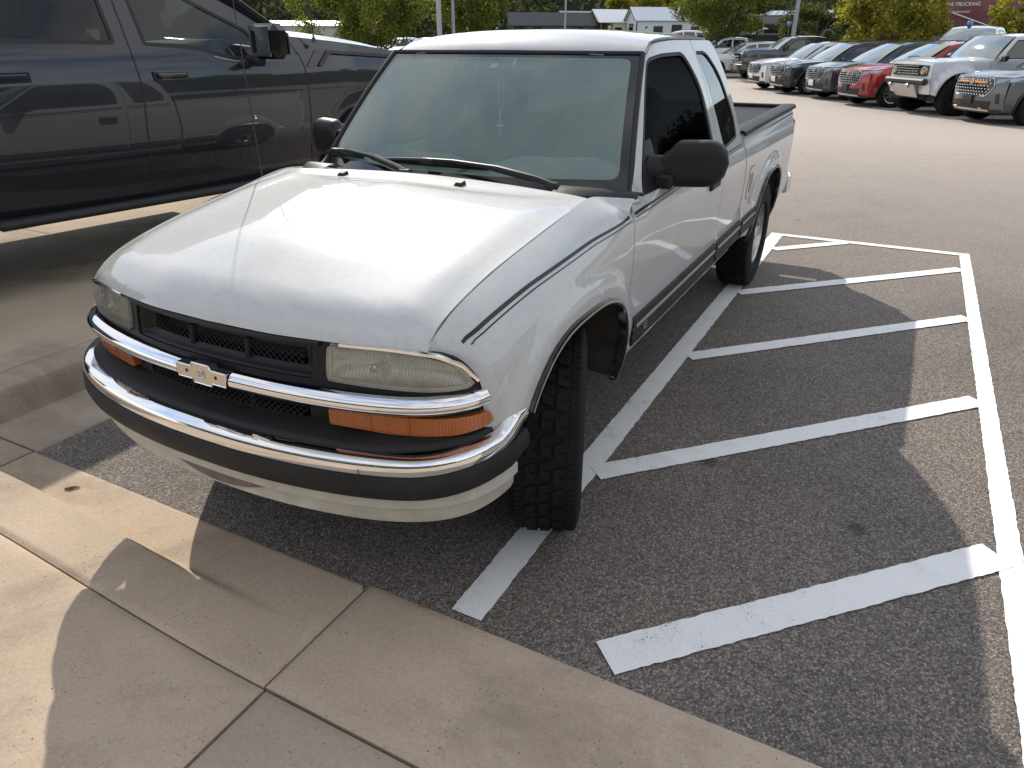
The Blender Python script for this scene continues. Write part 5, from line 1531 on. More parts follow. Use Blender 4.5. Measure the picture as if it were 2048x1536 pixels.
def bigtruck(label, loc, rz, col, rear=True, name='parked_pickup', group=None, cat='pickup truck', ws='six', detail=True):
    S = dict(paint=col, hw=1.01, wb=4.05, R=.42, ar=.50, bot=.46, yr=5.15, type='pickup', belt=1.36, bow=.12, flare=.03, fw=.10, taper=False, bed0=3.12, bedz=1.42,
             prof=[(.4, .93), (.6, .965), (.9, .99), (1.2, .985), (1.36, .965), (1.6, .87), (1.8, .79), (1.95, .73)], front=[(.40, -.83), (.6, -.90), (.9, -.93), (1.2, -.92), (1.36, -.88)],
             hood=[(-.80, 1.30), (-.4, 1.37), (.1, 1.40), (.55, 1.42), (.72, 1.42)], roof=[(1.42, 1.88), (1.9, 1.95), (2.5, 1.95), (2.92, 1.90)], cabback=[(3.04, 1.62), (3.08, 1.36)],
             wins=[[(1.06, 1.40), (1.50, 1.80), (1.98, 1.85), (1.98, 1.42)], [(2.08, 1.42), (2.08, 1.85), (2.72, 1.82), (2.86, 1.44)]], mirror=(1.05, 1.52), msize=(.24, .14, .28), gaps=[[(.68, .55), (.70, 1.0), (.86, 1.38)], [(2.03, .55), (2.03, 1.4)]],
             handles=[(1.80, 1.20), (2.80, 1.20)], ws=ws, rim=.225, scoop=.08, crown=.04, bulge=.04)
    c = Car(name, label, cat, loc, rz, S, group)
    g = rpoly([(-.62, .86), (.62, .86), (.62, 1.24), (-.62, 1.24)], .05, 4); go = c.fr('grille', g, MAT['gloss_black'], .03)
    for z in (.97, 1.10):
        m = MB(); y = float(c.front_y(np.float64(0), np.float64(z))) - .05; m.box((0, y, z), (1.2, .03, .05), .012); m.build('grille_bar', MAT['silver_trim' if not detail else 'dark_metal'], go)
    for sd in (1, -1):
        h = rpoly([(sd*.64, .84), (sd*.64, 1.27), (sd*.88, 1.27), (sd*.88, .84)], .03, 3)
        c.fr('headlamp', h if sd > 0 else h[::-1], MAT['lamp_glass'], .02)
        h2 = rpoly([(sd*.69, .92), (sd*.69, 1.19), (sd*.82, 1.19), (sd*.82, .92)], .02, 3)
        c.fr('lamp_core', h2 if sd > 0 else h2[::-1], MAT['gloss_black'], .027)
    m = sweep([(-.95, -.60, .66), (-.96, -.86, .66), (-.7, -1.0, .66), (.7, -1.0, .66), (.96, -.86, .66), (.95, -.60, .66)], [(0, -.12), (.02, -.10), (.02, .10), (0, .12), (-.08, .12), (-.08, -.12)])
    m.build('front_bumper', MAT['graphite_paint' if detail else 'silver_trim'], c.root)
    m = MB(); m.box((0, -.90, .50), (1.7, .12, .14), .03); m.build('bumper_valance', MAT['cladding'], c.root)
    m = MB(); m.box((0, 2.0, .44), (2.02, 2.3, .05), .02); m.build('running_board', MAT['cladding'], c.root)
    return c

# ---- the dark blue pickup on the pad
def navy_pickup():
    S = dict(paint='navy_paint', hw=1.015, wb=3.69, R=.41, ar=.475, bot=.455, yr=4.85, type='pickup', belt=1.33, bow=.14, flare=.006, fw=.16, taper=False, bed0=2.93, bedz=1.40, res=.06, inner=False, barrel=.034,
             prof=[(.4, .925), (.47, .945), (.56, .962), (.635, .972), (.66, .985), (.75, .997), (.85, 1.0), (1.05, 1.0), (1.17, .996), (1.22, .988), (1.30, .968), (1.36, .945), (1.42, .918), (1.6, .835), (1.8, .745), (1.95, .68)],
             front=[(.40, -.80), (.6, -.90), (.9, -.93), (1.2, -.92), (1.36, -.86)],
             hood=[(-.75, 1.25), (-.4, 1.32), (-.22, 1.346), (.22, 1.393), (.60, 1.42), (.71, 1.428)], roof=[(1.62, 1.86), (1.95, 1.93), (2.4, 1.94), (2.80, 1.89)], cabback=[(2.88, 1.62), (2.90, 1.36)],
             wins=[[(1.0, 1.282, .02), (1.175, 1.275, .05), (1.33, 1.293, .1), (1.55, 1.35, .12), (1.89, 1.372, .02), (1.88, 1.82, .05), (1.72, 1.79, .05), (1.486, 1.66, .1), (1.06, 1.46, .05)], [(2.07, 1.378), (2.05, 1.83), (2.58, 1.82), (2.74, 1.39)]],
             winmat=['cabin_glass', 'side_glass'], wsmat='cabin_glass', mirror=(.86, 1.40), gaps=[[(.64, .50), (.64, .75), (.63, 1.05), (.645, 1.25), (.74, 1.42)], [(2.03, .47), (2.02, .8), (1.99, 1.1), (1.99, 1.37), (1.96, 1.82)], [(2.92, .95), (2.92, 1.35)]],
             handles=[(1.78, 1.192), (2.73, 1.212)], ws='six', rim=.235, scoop=.08, crown=.035, bulge=.035, msize=(.001, .001, .001))
    c = Car('pickup_truck', 'dark blue pickup truck standing on the raised pad, reflecting the white pickup in its doors', 'pickup truck', (-3.481, 3.392, .162), pi - radians(8.0), S)
    root = c.root
    for o in [o for o in root.children if o.name.startswith('door_mirror')]: bpy.data.objects.remove(o)
    # mirrors with camera pod and arm
    for sd in (1, -1):
        m = MB(); x0 = float(c.X(np.float64(1.0), np.float64(1.33)))
        m.box((x0 + .20, 1.08, 1.392), (.27, .15, .225), .045, Matrix.Rotation(radians(8)*sd, 3, 'Z'))
        if sd < 0: m.mirror_x()
        mo_ = m.build('door_mirror', MAT['gloss_black'], root)
        a = MB(); a.box((x0 + .05, 1.12, 1.275), (.20, .10, .06), .02); a.box((x0 + .02, 1.12, 1.255), (.06, .22, .05), .015)
        if sd < 0: a.mirror_x()
        a.build('mirror_arm', MAT['cladding'], mo_)
        a = MB(); a.box((x0 + .22, 1.002, 1.37), (.20, .012, .12), .01)
        if sd < 0: a.mirror_x()
        a.build('mirror_cap', MAT['graphite_paint'], mo_)
        gl_ = MB(); gl_.box((x0 + .20, 1.158, 1.392), (.22, .006, .19), .002)
        if sd < 0: gl_.mirror_x()
        gl_.build('mirror_face', MAT['mirror_face'], mo_)
        # fender vent and trim
        c.sh('fender_vent', rpoly([(.62, 1.215), (.50, 1.215), (.33, 1.335), (.47, 1.345)], .02, 3), MAT['gloss_black'], .006, .05, .01, side=sd)
        c.sh('vent_trim', rpoly([(.50, 1.225), (.36, 1.332), (-.45, 1.285), (-.45, 1.262), (.33, 1.306), (.46, 1.215)], .006, 2), MAT['rim_dark'], .016, .05, .015, side=sd)
        # running board
        m = MB(); m.box((sd*.95, 1.85, .43), (.16, 2.3, .05), .02)
        m.build('running_board', MAT['cladding'], root)
        # belt chrome strip
        st_ = [(float(c.X(np.float64(y), np.float64(z))) + .003, y, z) for y, z in [(.98, 1.268), (1.175, 1.263), (1.33, 1.280), (1.42, 1.300)]]
        m = MB(); m.tube([(sd*x, y, z) for x, y, z in crom(st_, 5)], .005, 5); m.build('belt_strip', MAT['alloy'], root)
        # mud flap / rear lower piece ahead of the rear wheel
        m = MB(); m.box((sd*.93, 3.14, .43), (.14, .10, .18), .03); m.build('mud_guard', MAT['cladding'], root)
    # cabin: dash, wheel, seats, pillars inside
    m = MB(); m.grid(lambda u, v: (-.82 + 1.64*u, .62 + .62*v + .10*(2*u-1)**2*0, 1.36 + .02*sin(pi*u) + .03*sin(pi*v)), 12, 8); m.box((0, 1.20, 1.20), (1.64, .14, .32), .05); m.build('dashboard', MAT['interior_dark'], root)
    m = MB(); cc = Vector((.42, 1.40, 1.27)); rp_2 = [cc + Vector((cos(a)*.19, -sin(a)*.19*.40, sin(a)*.19*.92)) for a in np.linspace(0, 2*pi, 29)]; m.tube(rp_2, .016, 7, False); m.tube([cc + Vector((-.18, 0, 0)), cc + Vector((0, -.03, -.03)), cc + Vector((.18, 0, 0))], .022, 6); m.tube([cc, cc + Vector((0, -.2, -.1))], .04, 8); m.build('steering_wheel', MAT['interior_dark'], root)
    for sd in (1, -1):
        for y in (2.05, 2.85):
            m = MB(); m.box((sd*.44, y, 1.10), (.52, .18, .72), .07, Matrix.Rotation(radians(-12), 3, 'X')); m.box((sd*.44, y - .30, .80), (.52, .5, .16), .06); so = m.build('seat', MAT['seat_cloth'], root)
            m = MB(); m.box((sd*.44, y + .10, 1.56), (.28, .10, .17), .045); m.build('headrest', MAT['seat_cloth'], so)
        m = MB(); m.tube([(sd*.86, .72, 1.40), (sd*.80, 1.05, 1.62), (sd*.73, 1.50, 1.84)], .045, 8); m.build('pillar_trim', MAT['interior_dark'], root)
    m = MB(); m.box((0, 1.85, .62), (1.8, 2.4, .08)); m.box((0, .66, .95), (1.75, .08, .78)); m.build('cab_floor', MAT['interior_dark'], root, smooth=False)
    m = MB(); m.box((0, 1.50, 1.72), (.26, .03, .07), .015); m.build('rearview_mirror', MAT['interior_dark'], root)
    m = MB(); m.tube([(-.92, .50, 1.40), (-.915, .51, 1.8), (-.91, .52, 2.2)], [.006, .004, .002], 6); m.lathe([(.02, 1.385), (.012, 1.42), (0, 1.425)], 10, 'z', (-.92, .50, 0)); m.build('antenna', MAT['dark_metal'], root)
    # front end, kept simple but complete
    g = rpoly([(-.66, .84), (.66, .84), (.66, 1.20), (-.66, 1.20)], .05, 4); go = c.fr('grille', g, MAT['gloss_black'], .03)
    m = MB(); m.box((0, float(c.front_y(np.float64(0), np.float64(1.02))) - .05, 1.02), (1.25, .03, .08), .015); m.build('grille_bar', MAT['dark_metal'], go)
    for sd in (1, -1):
        h = rpoly([(sd*.68, .88), (sd*.68, 1.22), (sd*.90, 1.22), (sd*.90, .90)], .03, 3); c.fr('headlamp', h if sd > 0 else h[::-1], MAT['lamp_glass'], .02)
    m = sweep([(-.96, -.55, .64), (-.97, -.84, .64), (-.7, -.99, .64), (.7, -.99, .64), (.97, -.84, .64), (.96, -.55, .64)], [(0, -.12), (.02, -.10), (.02, .10), (0, .12), (-.08, .12), (-.08, -.12)])
    m.build('front_bumper', MAT['navy_paint'], root)
    return c
navy_pickup()

# ---- display row to the right
def rz_for(dx, dy):
    """rotation that turns local -y into (dx, dy)"""
    return math.atan2(dx, -dy)
rr_ = rz_for(-.85, -.53)
def row(n): return (3.38 - 1.457*n, 19.05 + 2.34*n)
def at_row(n, dx=0):
    dx += (.0, .0, .12, -.10, .06, -.14)[n]
    x, y = row(n); x += -.85*dx; y += -.53*dx
    return (x, y, gz(x, y))
GR = 'suvs parked in the display row'
explorer('slate grey suv with orange grille bars, nearest of the display row', at_row(0), rr_, 'slate_paint', plate='black', kind='amber', group=GR)
bronco('boxy pale silver off-road suv with round lamps and huge black tyres', at_row(1, .05), rr_)
explorer('red suv with chrome studded grille and spoked wheels', at_row(2), rr_, 'red_paint', plate='black', group=GR)
explorer('dark teal suv with silver barred grille between red and black suvs', at_row(3), rr_, 'teal_paint', roofp='black_paint', group=GR)
explorer('black suv between the teal suv and the white suv', at_row(4), rr_, 'black_paint', group=GR)
explorer('white suv with black grille at the far end of the display row', at_row(5), rr_, 'snow_paint', roofp='black_paint', group=GR)
# ================================================================== background
def along(px, D):
    """point at horizontal distance D from the viewpoint, in the bearing of a picture column"""
    d = _f + _r*((px - 1024)/1424.75) + _u*((768 - 60)/1424.75)
    h = math.hypot(d.x, d.y)
    return (CAM.x + d.x/h*D, CAM.y + d.y/h*D)

# ---- foliage
def leaf_mat(name, c0, c1, c2):
    m, t, b = nmat(name)
    co = N(t, 'ShaderNodeTexCoord')
    at = N(t, 'ShaderNodeAttribute'); at.attribute_name = 'tone'
    n = noise(t, .8, 3, .6, co.outputs['Object'])
    ad = N(t, 'ShaderNodeMath', operation='ADD'); ad.inputs[1].default_value = -.25
    t.links.new(at.outputs['Fac'], ad.inputs[0])
    a2 = N(t, 'ShaderNodeMath', operation='MULTIPLY_ADD'); a2.inputs[1].default_value = .5
    t.links.new(n.outputs['Fac'], a2.inputs[0]); t.links.new(ad.outputs[0], a2.inputs[2])
    c = ramp(t, a2.outputs[0], [(.15, c0), (.5, c1), (.9, c2)])
    t.nodes.remove(b); out = t.nodes['Material Output']
    df = N(t, 'ShaderNodeBsdfDiffuse'); tl_ = N(t, 'ShaderNodeBsdfTranslucent'); ms = N(t, 'ShaderNodeMixShader'); ms.inputs[0].default_value = .45
    t.links.new(c.outputs[0], df.inputs[0])
    br = mixc(t, 1, c.outputs[0], (1.5, 1.55, .9), 'MULTIPLY'); t.links.new(br, tl_.inputs[0])
    t.links.new(df.outputs[0], ms.inputs[1]); t.links.new(tl_.outputs[0], ms.inputs[2]); t.links.new(ms.outputs[0], out.inputs[0])
    return m
leaf_mat('leaf_green', (.055, .078, .024), (.14, .165, .045), (.32, .29, .075))
leaf_mat('leaf_yellow', (.10, .11, .028), (.25, .235, .052), (.50, .40, .075))
leaf_mat('leaf_dark', (.035, .048, .022), (.075, .092, .040), (.15, .15, .065))
leaf_mat('leaf_wood', (.030, .036, .026), (.052, .060, .042), (.095, .10, .062))  # greyed leaves: distant haze put into the colour
simple('bark', (.085, .070, .055), .9, bumpscale=30, bstr=.6, bdist=.02, var=.3)
simple('dry_grass', (.30, .25, .14), .95, var=.3)
simple('pole_grey', (.33, .35, .38), .5, .3)
simple('pole_base', (.42, .40, .37), .9)

def leaves(clumps, per, size, rg):
    """clumps: (centre, radius); returns vertex array (n*4, 3) and tone per vertex"""
    VV = []; TT = []
    for (c, r) in clumps:
        n = max(3, int(per*(r/.6)**2))
        d = rg.normal(size=(n, 3)); d /= np.linalg.norm(d, axis=1)[:, None]
        rad = r*(.35 + .7*rg.random(n))
        p = np.asarray(c) + d*rad[:, None]*[1, 1, .85]
        a = rg.normal(size=(n, 3)); a /= np.linalg.norm(a, axis=1)[:, None]
        b = np.cross(a, rg.normal(size=(n, 3))); b /= np.linalg.norm(b, axis=1)[:, None]
        s = (size*(.6 + .9*rg.random(n)))[:, None]
        A = a*s*.8; B = b*s*.45
        VV.append(np.stack([p - A, p + B, p + A, p - B], 1).reshape(-1, 3))
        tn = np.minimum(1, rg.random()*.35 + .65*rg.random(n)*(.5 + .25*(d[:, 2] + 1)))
        TT.append(np.repeat(tn, 4))
    return np.concatenate(VV), np.concatenate(TT)
def foliage_obj(name, V, T, mat, parent):
    me = bpy.data.meshes.new(name); n = len(V); q = n//4
    me.vertices.add(n); me.vertices.foreach_set('co', V.astype(np.float32).ravel())
    me.loops.add(n); me.loops.foreach_set('vertex_index', np.arange(n, dtype=np.int32))
    me.polygons.add(q); me.polygons.foreach_set('loop_start', np.arange(0, n, 4, dtype=np.int32)); me.polygons.foreach_set('loop_total', np.full(q, 4, np.int32))
    me.materials.append(mat); me.update(calc_edges=True)
    at = me.attributes.new('tone', 'FLOAT', 'POINT'); at.data.foreach_set('value', T.astype(np.float32))
    o = bpy.data.objects.new(name, me); return link(o, parent)
def tree(name, label, loc, H, W, mat, seed, trunk_h=1.6, per=300, size=.085, nclump=90, group='trees in the car park', lean=0, multi=False):
    rg = np.random.default_rng(seed)
    root = empty(name, loc, 0, label, 'tree', group)
    m = MB()
    nst = 4 if multi else 1
    for st_ in range(nst):
        a0 = 2*pi*st_/max(1, nst); ox, oy = (.25*cos(a0), .25*sin(a0)) if multi else (0, 0)
        pts = [(ox*.3, oy*.3, 0), (ox, oy, trunk_h*.5), (ox*2.2, oy*2.2, trunk_h*1.2), (ox*3.5, oy*3.5, H*.72)]
        m.tube(pts, [.16 if not multi else .09, .12 if not multi else .075, .09 if not multi else .06, .03], 7)
    limbs = []
    for k in range(11):
        a = rg.random()*2*pi; z0 = trunk_h*(.7 + rg.random()*1.1); L = W*.5*(.45 + .5*rg.random())
        e = (cos(a)*L, sin(a)*L, z0 + (H - z0)*(.25 + .6*rg.random())); limbs.append(e)
        m.tube([(0, 0, z0), (e[0]*.45, e[1]*.45, z0 + (e[2]-z0)*.55), e], [.06, .04, .012], 5)
    m.build('trunk', MAT['bark'], root)
    cl = []
    zc = trunk_h + (H - trunk_h)*.5; hh2 = (H - trunk_h)/2
    for k in range(nclump):
        d = rg.normal(size=3); d /= np.linalg.norm(d); r = .45 + .55*rg.random()**.5
        wob = 1 + .22*math.sin(3*math.atan2(d[1], d[0]) + seed) + .12*math.sin(7*math.atan2(d[1], d[0]))
        c = (d[0]*W/2*r*wob, d[1]*W/2*r*wob, zc + d[2]*hh2*r)
        cl.append((c, (.32 + .55*rg.random())*W/6.0))
    for e in limbs: cl.append((e, .5*W/6))
    V, T = leaves(cl, per, size, rg)
    foliage_obj('crown', V, T, MAT[mat], root)
    return root
def gl_(px, D): x, y = along(px, D); return (x, y, gz(x, y))
tree('broad_tree', 'broad green tree behind the dark blue pickup hood, left of the grey poles', gl_(735, 42), 5.6, 6.3, 'leaf_green', 3, 1.5)
tree('broad_tree', 'dark green tree just right of the two grey poles', gl_(945, 47), 6.2, 4.6, 'leaf_green', 5, 1.8)
tree('broad_tree', 'tall green tree between the white shed and the leaning pole', gl_(1440, 50), 6.6, 6.4, 'leaf_green', 9, 2.0)
tree('ornamental_tree', 'small dark tree beside the leaning light pole', gl_(1635, 52), 3.8, 4.4, 'leaf_dark', 13, 1.0, nclump=80)
tree('ornamental_tree', 'dense yellow green multi-stem tree behind the red suv', gl_(1795, 39), 5.6, 4.2, 'leaf_yellow', 17, .7, nclump=170, multi=True)
tree('ornamental_tree', 'yellow orange tree at the right edge behind the silver suv', gl_(2040, 42), 4.6, 2.6, 'leaf_yellow', 21, 1.2, nclump=110)
tree('broad_tree', 'pale green tree behind the white shed roof', gl_(1275, 92), 8.5, 7.5, 'leaf_yellow', 25, 2.5, per=110, size=.16)
tree('broad_tree', 'tree standing off to the right of the display row', (18, 30, gz(0, 30)), 6.0, 7.0, 'leaf_green', 31, 1.6)
tree('broad_tree', 'tree standing far off to the right side', (30, 22, gz(0, 22)), 7.0, 8.0, 'leaf_green', 37, 1.6)

# ---- dark wood that closes the horizon
def wood():
    rg = np.random.default_rng(77); cl = []
    for k in range(620):
        a = radians(-75 + 200*rg.random()); D = 112 + 30*rg.random()
        cl.append(((CAM.x + sin(a)*D, CAM.y + cos(a)*D, 12*rg.random()**.8), 2.4 + 2.0*rg.random()))
    V, T = leaves(cl, 3.0, .6, rg)
    o = foliage_obj('far_wood', V, T, MAT['leaf_wood'], None); tag(o, 'dark wooded hillside behind the sheds along the horizon', 'woodland', kind='stuff')
    m = MB(); P = []
    for a in np.linspace(-85, 130, 60):
        D = 150; P.append((CAM.x + sin(radians(a))*D, CAM.y + cos(radians(a))*D))
    V2 = [(x, y, -1) for x, y in P] + [(x*1.05, y*1.05, 15 + 2.2*sin(i*1.3) + 1.5*sin(i*3.1)) for i, (x, y) in enumerate(P)] + [(x*1.5, y*1.5, 17) for x, y in P] ; n = len(P)
    m.add(V2, [(i, i+1, n+i+1, n+i) for i in range(n-1)] + [(n+i, n+i+1, 2*n+i+1, 2*n+i) for i in range(n-1)])
    o = m.build('wooded_hill', MAT['leaf_hill'], None); tag(o, kind='structure')
simple('leaf_hill', (.018, .024, .014), .95, bumpscale=.4, bstr=1, bdist=1.0, var=.5, vscale=.3)
wood()
# grass bank under the sheds
m = MB()
def bank(u, v):
    a = radians(-48 + 74*u); D = 66 + 60*v
    return (CAM.x + sin(a)*D, CAM.y + cos(a)*D, -.20 + 1.25*float(sstep(0, .12, v)))
m.grid(bank, 30, 10); tag(m.build('grass_bank', simple('bank_grass', (.10, .12, .045), .95, var=.3, vscale=2), None), kind='structure')

# ---- garden sheds
def shed(label, px, D, rz, w, l, eave, peak, wallc, roofc, trimc, porch=False, extras=True):
    x, y = along(px, D); r = empty('garden_shed', (x, y, 1.02), rz, label, 'shed', 'sheds for sale beyond the car park')
    wm = MAT.get('shed_'+wallc) ; rm = MAT['roof_'+roofc]; tm = MAT['shed_'+trimc]
    p0 = 1.3 if porch else 0
    pr = [(-w/2, 0), (w/2, 0), (w/2, eave), (0, peak), (-w/2, eave)]
    m = MB(); m.prism(pr, p0, l, 'y'); m.build('wall', wm, r, smooth=False)
    if porch:
        m = MB(); m.add([(-w/2, 0, eave), (w/2, 0, eave), (0, 0, peak)], [(0, 1, 2)]); m.add([(-w/2, .06, eave), (w/2, .06, eave), (0, .06, peak)], [(2, 1, 0)]); m.build('gable', wm, r, smooth=False)
        for k in range(4):
            q = MB(); q.box((-w/2 + .1 + (w-.2)*k/3, .08, eave/2), (.11, .11, eave)); q.build('porch_post', MAT['shed_timber'], r, smooth=False)
        q = MB(); q.box((0, .65, .06), (w, 1.3, .12)); q.build('porch_floor', MAT['shed_timber'], r, smooth=False)
    for sd in (1, -1):
        m = MB(); a = Vector((sd*(w/2 + .18), 0, eave - .08)); b = Vector((0, 0, peak + .06))
        m.add([(a.x, -.25, a.z), (b.x, -.25, b.z), (b.x, l + .2, b.z), (a.x, l + .2, a.z), (a.x, -.25, a.z + .07), (b.x, -.25, b.z + .07), (b.x, l + .2, b.z + .07), (a.x, l + .2, a.z + .07)],
              [(0, 1, 2, 3), (4, 7, 6, 5), (0, 4, 5, 1), (3, 2, 6, 7), (0, 3, 7, 4)])
        n = int(l/.45)
        for k in range(n+1):
            yy = -.2 + (l + .35)*k/n; p = [Vector((a.x, yy, a.z + .08)), Vector((b.x, yy, b.z + .08))]
            m.tube(p, .022, 4)
        m.build('roof', rm, r, smooth=False)
        q = MB(); q.tube([(a.x, -.26, a.z + .02), (b.x, -.26, b.z + .02)], .05, 4); q.build('barge_board', tm, r)
        q = MB(); q.box((sd*(w/2 + .01), p0, eave/2), (.07, .08, eave)); q.build('corner_board', tm, r, smooth=False)
        q = MB(); q.box((sd*(w/2 + .01), l - .04, eave/2), (.07, .08, eave)); q.build('corner_board', tm, r, smooth=False)
    def window(c, ax, ww, hh3):
        q = MB()
        d = (.05, ww, hh3) if ax == 'x' else (ww, .05, hh3)
        q.box(c, d); wo_ = q.build('window', tm, r, smooth=False)
        q = MB(); d2 = (.06, ww - .14, hh3 - .14) if ax == 'x' else (ww - .14, .06, hh3 - .14); q.box(c, d2); q.build('pane', MAT['car_glass'], wo_, smooth=False)
    if not porch: window((0, -.02, 1.45), 'y', 1.15, 1.25)
    else:
        window((-.5, p0 - .02, 1.4), 'y', .7, .9); q = MB(); q.box((.55, p0 - .02, 1.0), (.9, .06, 1.95)); q.build('door', tm, r, smooth=False)
    for sd in (1, -1):
        window((sd*(w/2 + .01), l*.30, 1.35), 'x', .9, 1.0)
        q = MB(); q.box((sd*(w/2 + .015), l*.56, 1.0), (.06, 1.0, 1.95)); q.build('door', tm, r, smooth=False)
        window((sd*(w/2 + .01), l*.82, 1.35), 'x', .8, 1.0)
    return r
for n_, c_ in (('white', (.70, .72, .74)), ('cream', (.62, .58, .44)), ('brown', (.20, .115, .055)), ('slate', (.075, .085, .10)), ('charcoal', (.035, .04, .045)), ('timber', (.22, .15, .09))):
    m_, t_, b_ = nmat('shed_' + n_); co_ = N(t_, 'ShaderNodeTexCoord'); w_ = N(t_, 'ShaderNodeTexWave', wave_type='BANDS', bands_direction='X'); w_.inputs['Scale'].default_value = 1.6; w_.inputs['Distortion'].default_value = .2
    t_.links.new(co_.outputs['Object'], w_.inputs['Vector']); r_ = ramp(t_, w_.outputs['Fac'], [(.0, tuple(v*.82 for v in c_)), (.2, c_)]); t_.links.new(r_.outputs[0], b_.inputs['Base Color']); b_.inputs['Roughness'].default_value = .8
simple('roof_metal', (.62, .66, .70), .35, .5); simple('roof_grey', (.33, .36, .39), .45, .4); simple('roof_dark', (.055, .06, .068), .7); simple('roof_white', (.74, .76, .78), .4, .2)
shed('white garden shed with pale metal roof and dark trimmed windows', 1262, 76, radians(-52), 3.1, 7.0, 2.35, 3.35, 'white', 'metal', 'charcoal')
shed('cream shed with porch and white metal roof', 1188, 78, radians(-46), 3.4, 6.0, 2.25, 3.25, 'cream', 'white', 'cream', porch=True)
shed('brown timber cabin shed with grey roof behind the thin pole', 1122, 79, radians(-46), 3.4, 5.6, 2.1, 3.15, 'brown', 'grey', 'brown', porch=True)
shed('dark slate shed with charcoal roof, leftmost of the sheds', 1018, 76, radians(-50), 3.0, 8.0, 1.95, 2.95, 'slate', 'dark', 'slate', porch=True)

# ---- light poles
def pole(label, px, D, r, H=9.0, arm=True):
    x, y = along(px, D); z = gz(x, y); p = empty('light_pole', (x, y, z), 0, label, 'light pole', 'light poles')
    m = MB(); m.tube([(0, 0, 0), (0, 0, H)], [r, r*.75], 12); m.build('shaft', MAT['pole_grey'], p)
    m = MB(); m.lathe([(0, .75), (.30, .75), (.32, .70), (.32, 0)], 20, 'z'); m.build('footing', MAT['pole_base'], p)
    m = MB(); m.box((.45, 0, H), (.75, .34, .12), .03); m.tube([(0, 0, H - .05), (.3, 0, H)], .04, 6); m.build('lamp_head', MAT['pole_grey'], p)
pole('thick grey light pole left of the thinner one, behind the pickup roof', 879, 34, .115)
pole('thinner grey light pole right beside the thick one', 907, 44, .10)
pole('thin grey light pole standing in front of the brown shed', 1130, 62, .075)
pole('grey light pole rising behind the dark grey pickup', 1588, 47, .13)
pole('light pole standing off to the right of the car park', 0, 1, .12) if False else None

# ---- background cars
bigtruck('dark grey heavy pickup truck with black wheels behind the white suv', (-5.75, 36.9, gz(0, 37)), rz_for(-.90, -.44), 'graphite_paint')
def bgcar(kind, label, px, D, col, hdg=(-.85, -.53), roofp=None, dz=0):
    x, y = along(px, D); L = (x, y, gz(x, y) + dz)
    if kind == 'suv': explorer(label, L, rz_for(*hdg), col, roofp, name='parked_suv', group='cars parked at the back')
    else: bigtruck(label, L, rz_for(*hdg), col, group='cars parked at the back', ws='five', detail=False)
bgcar('pickup', 'white pickup truck behind and left of the dark grey pickup', 1396, 50, 'snow_paint', (-.93, -.36))
bgcar('suv', 'silver white suv tucked beside the dark grey pickup', 1432, 43.5, 'silver_white_paint', (-.90, -.44))
bgcar('suv', 'grey suv seen from its front left beyond the dark grey pickup', 1690, 58, 'slate_paint', (.2, -.98))
bgcar('pickup', 'white pickup truck facing us behind the red suv', 1925, 33, 'snow_paint', (-.25, -.97), dz=.28)
bgcar('suv', 'grey suv behind the windscreen of the silver off-road suv', 2000, 40, 'slate_paint', (-.6, -.8), dz=.15)
bgcar('pickup', 'white pickup truck left of the dark shed, only its cab showing', 1000, 58, 'snow_paint', (-.9, .44), dz=.45)
bgcar('pickup', 'black pickup truck in front of the brown shed', 1160, 60, 'black_paint', (-.98, -.2), dz=.35)
bgcar('suv', 'white suv in front of the white shed', 1310, 60, 'snow_paint', (-.95, -.3), dz=.75)
bgcar('suv', 'white suv partly behind the tree beside the white shed', 1372, 58, 'snow_paint', (-.95, -.3), dz=.35)
bgcar('suv', 'dark suv under the tree right of the grey poles', 925, 49, 'black_paint', (-.9, -.44), dz=.25)
bgcar('pickup', 'white pickup truck under the broad tree, nearest the pickup roof', 800, 50, 'snow_paint', (-.45, -.9))
bgcar('pickup', 'white pickup truck under the broad tree, second from the pickup roof', 748, 51, 'snow_paint', (-.45, -.9))
bgcar('suv', 'white suv under the broad tree, farthest left of the white vehicles', 690, 52, 'snow_paint', (-.45, -.9))

# ---- buildings and trailers at the back
def block(name, label, px, D, rz, w, d, h, wall, roof, z0=0, cat='building', roofh=.5):
    x, y = along(px, D); b = empty(name, (x, y, z0), rz, label, cat)
    m = MB(); m.box((0, 0, h/2), (w, d, h)); m.build('wall', wall, b, smooth=False)
    m = MB(); m.add([(-w/2-.3, -d/2-.3, h), (w/2+.3, -d/2-.3, h), (w/2+.3, 0, h+roofh), (-w/2-.3, 0, h+roofh), (-w/2-.3, d/2+.3, h), (w/2+.3, d/2+.3, h)], [(0, 1, 2, 3), (3, 2, 5, 4), (0, 3, 4), (1, 5, 2)])
    n = int(w/.6)
    for k in range(n+1):
        xx = -w/2 + w*k/n; m.tube([(xx, -d/2-.3, h+.03), (xx, 0, h+roofh+.03)], .04, 4)
    m.build('roof', roof, b, smooth=False)
    for k in range(max(1, int(w/4))):
        xx = -w/2 + w*(k+.5)/max(1, int(w/4)); m = MB(); m.box((xx, -d/2-.02, h*.45), (1.4, .08, h*.5)); m.build('door' if k % 2 else 'window', MAT['car_glass'], b, smooth=False)
    return b
block('warehouse', 'low grey building with a ribbed metal roof behind the small dark tree', 1716, 88, radians(4), 18, 8, 3.4, simple('wall_slate', (.10, .11, .13), .8), MAT['roof_grey'], .6)
block('warehouse', 'low building with a bright white roof left of the broad tree', 585, 80, radians(35), 16, 8, 2.4, simple('wall_pale', (.45, .45, .44), .8), MAT['roof_white'], .5)

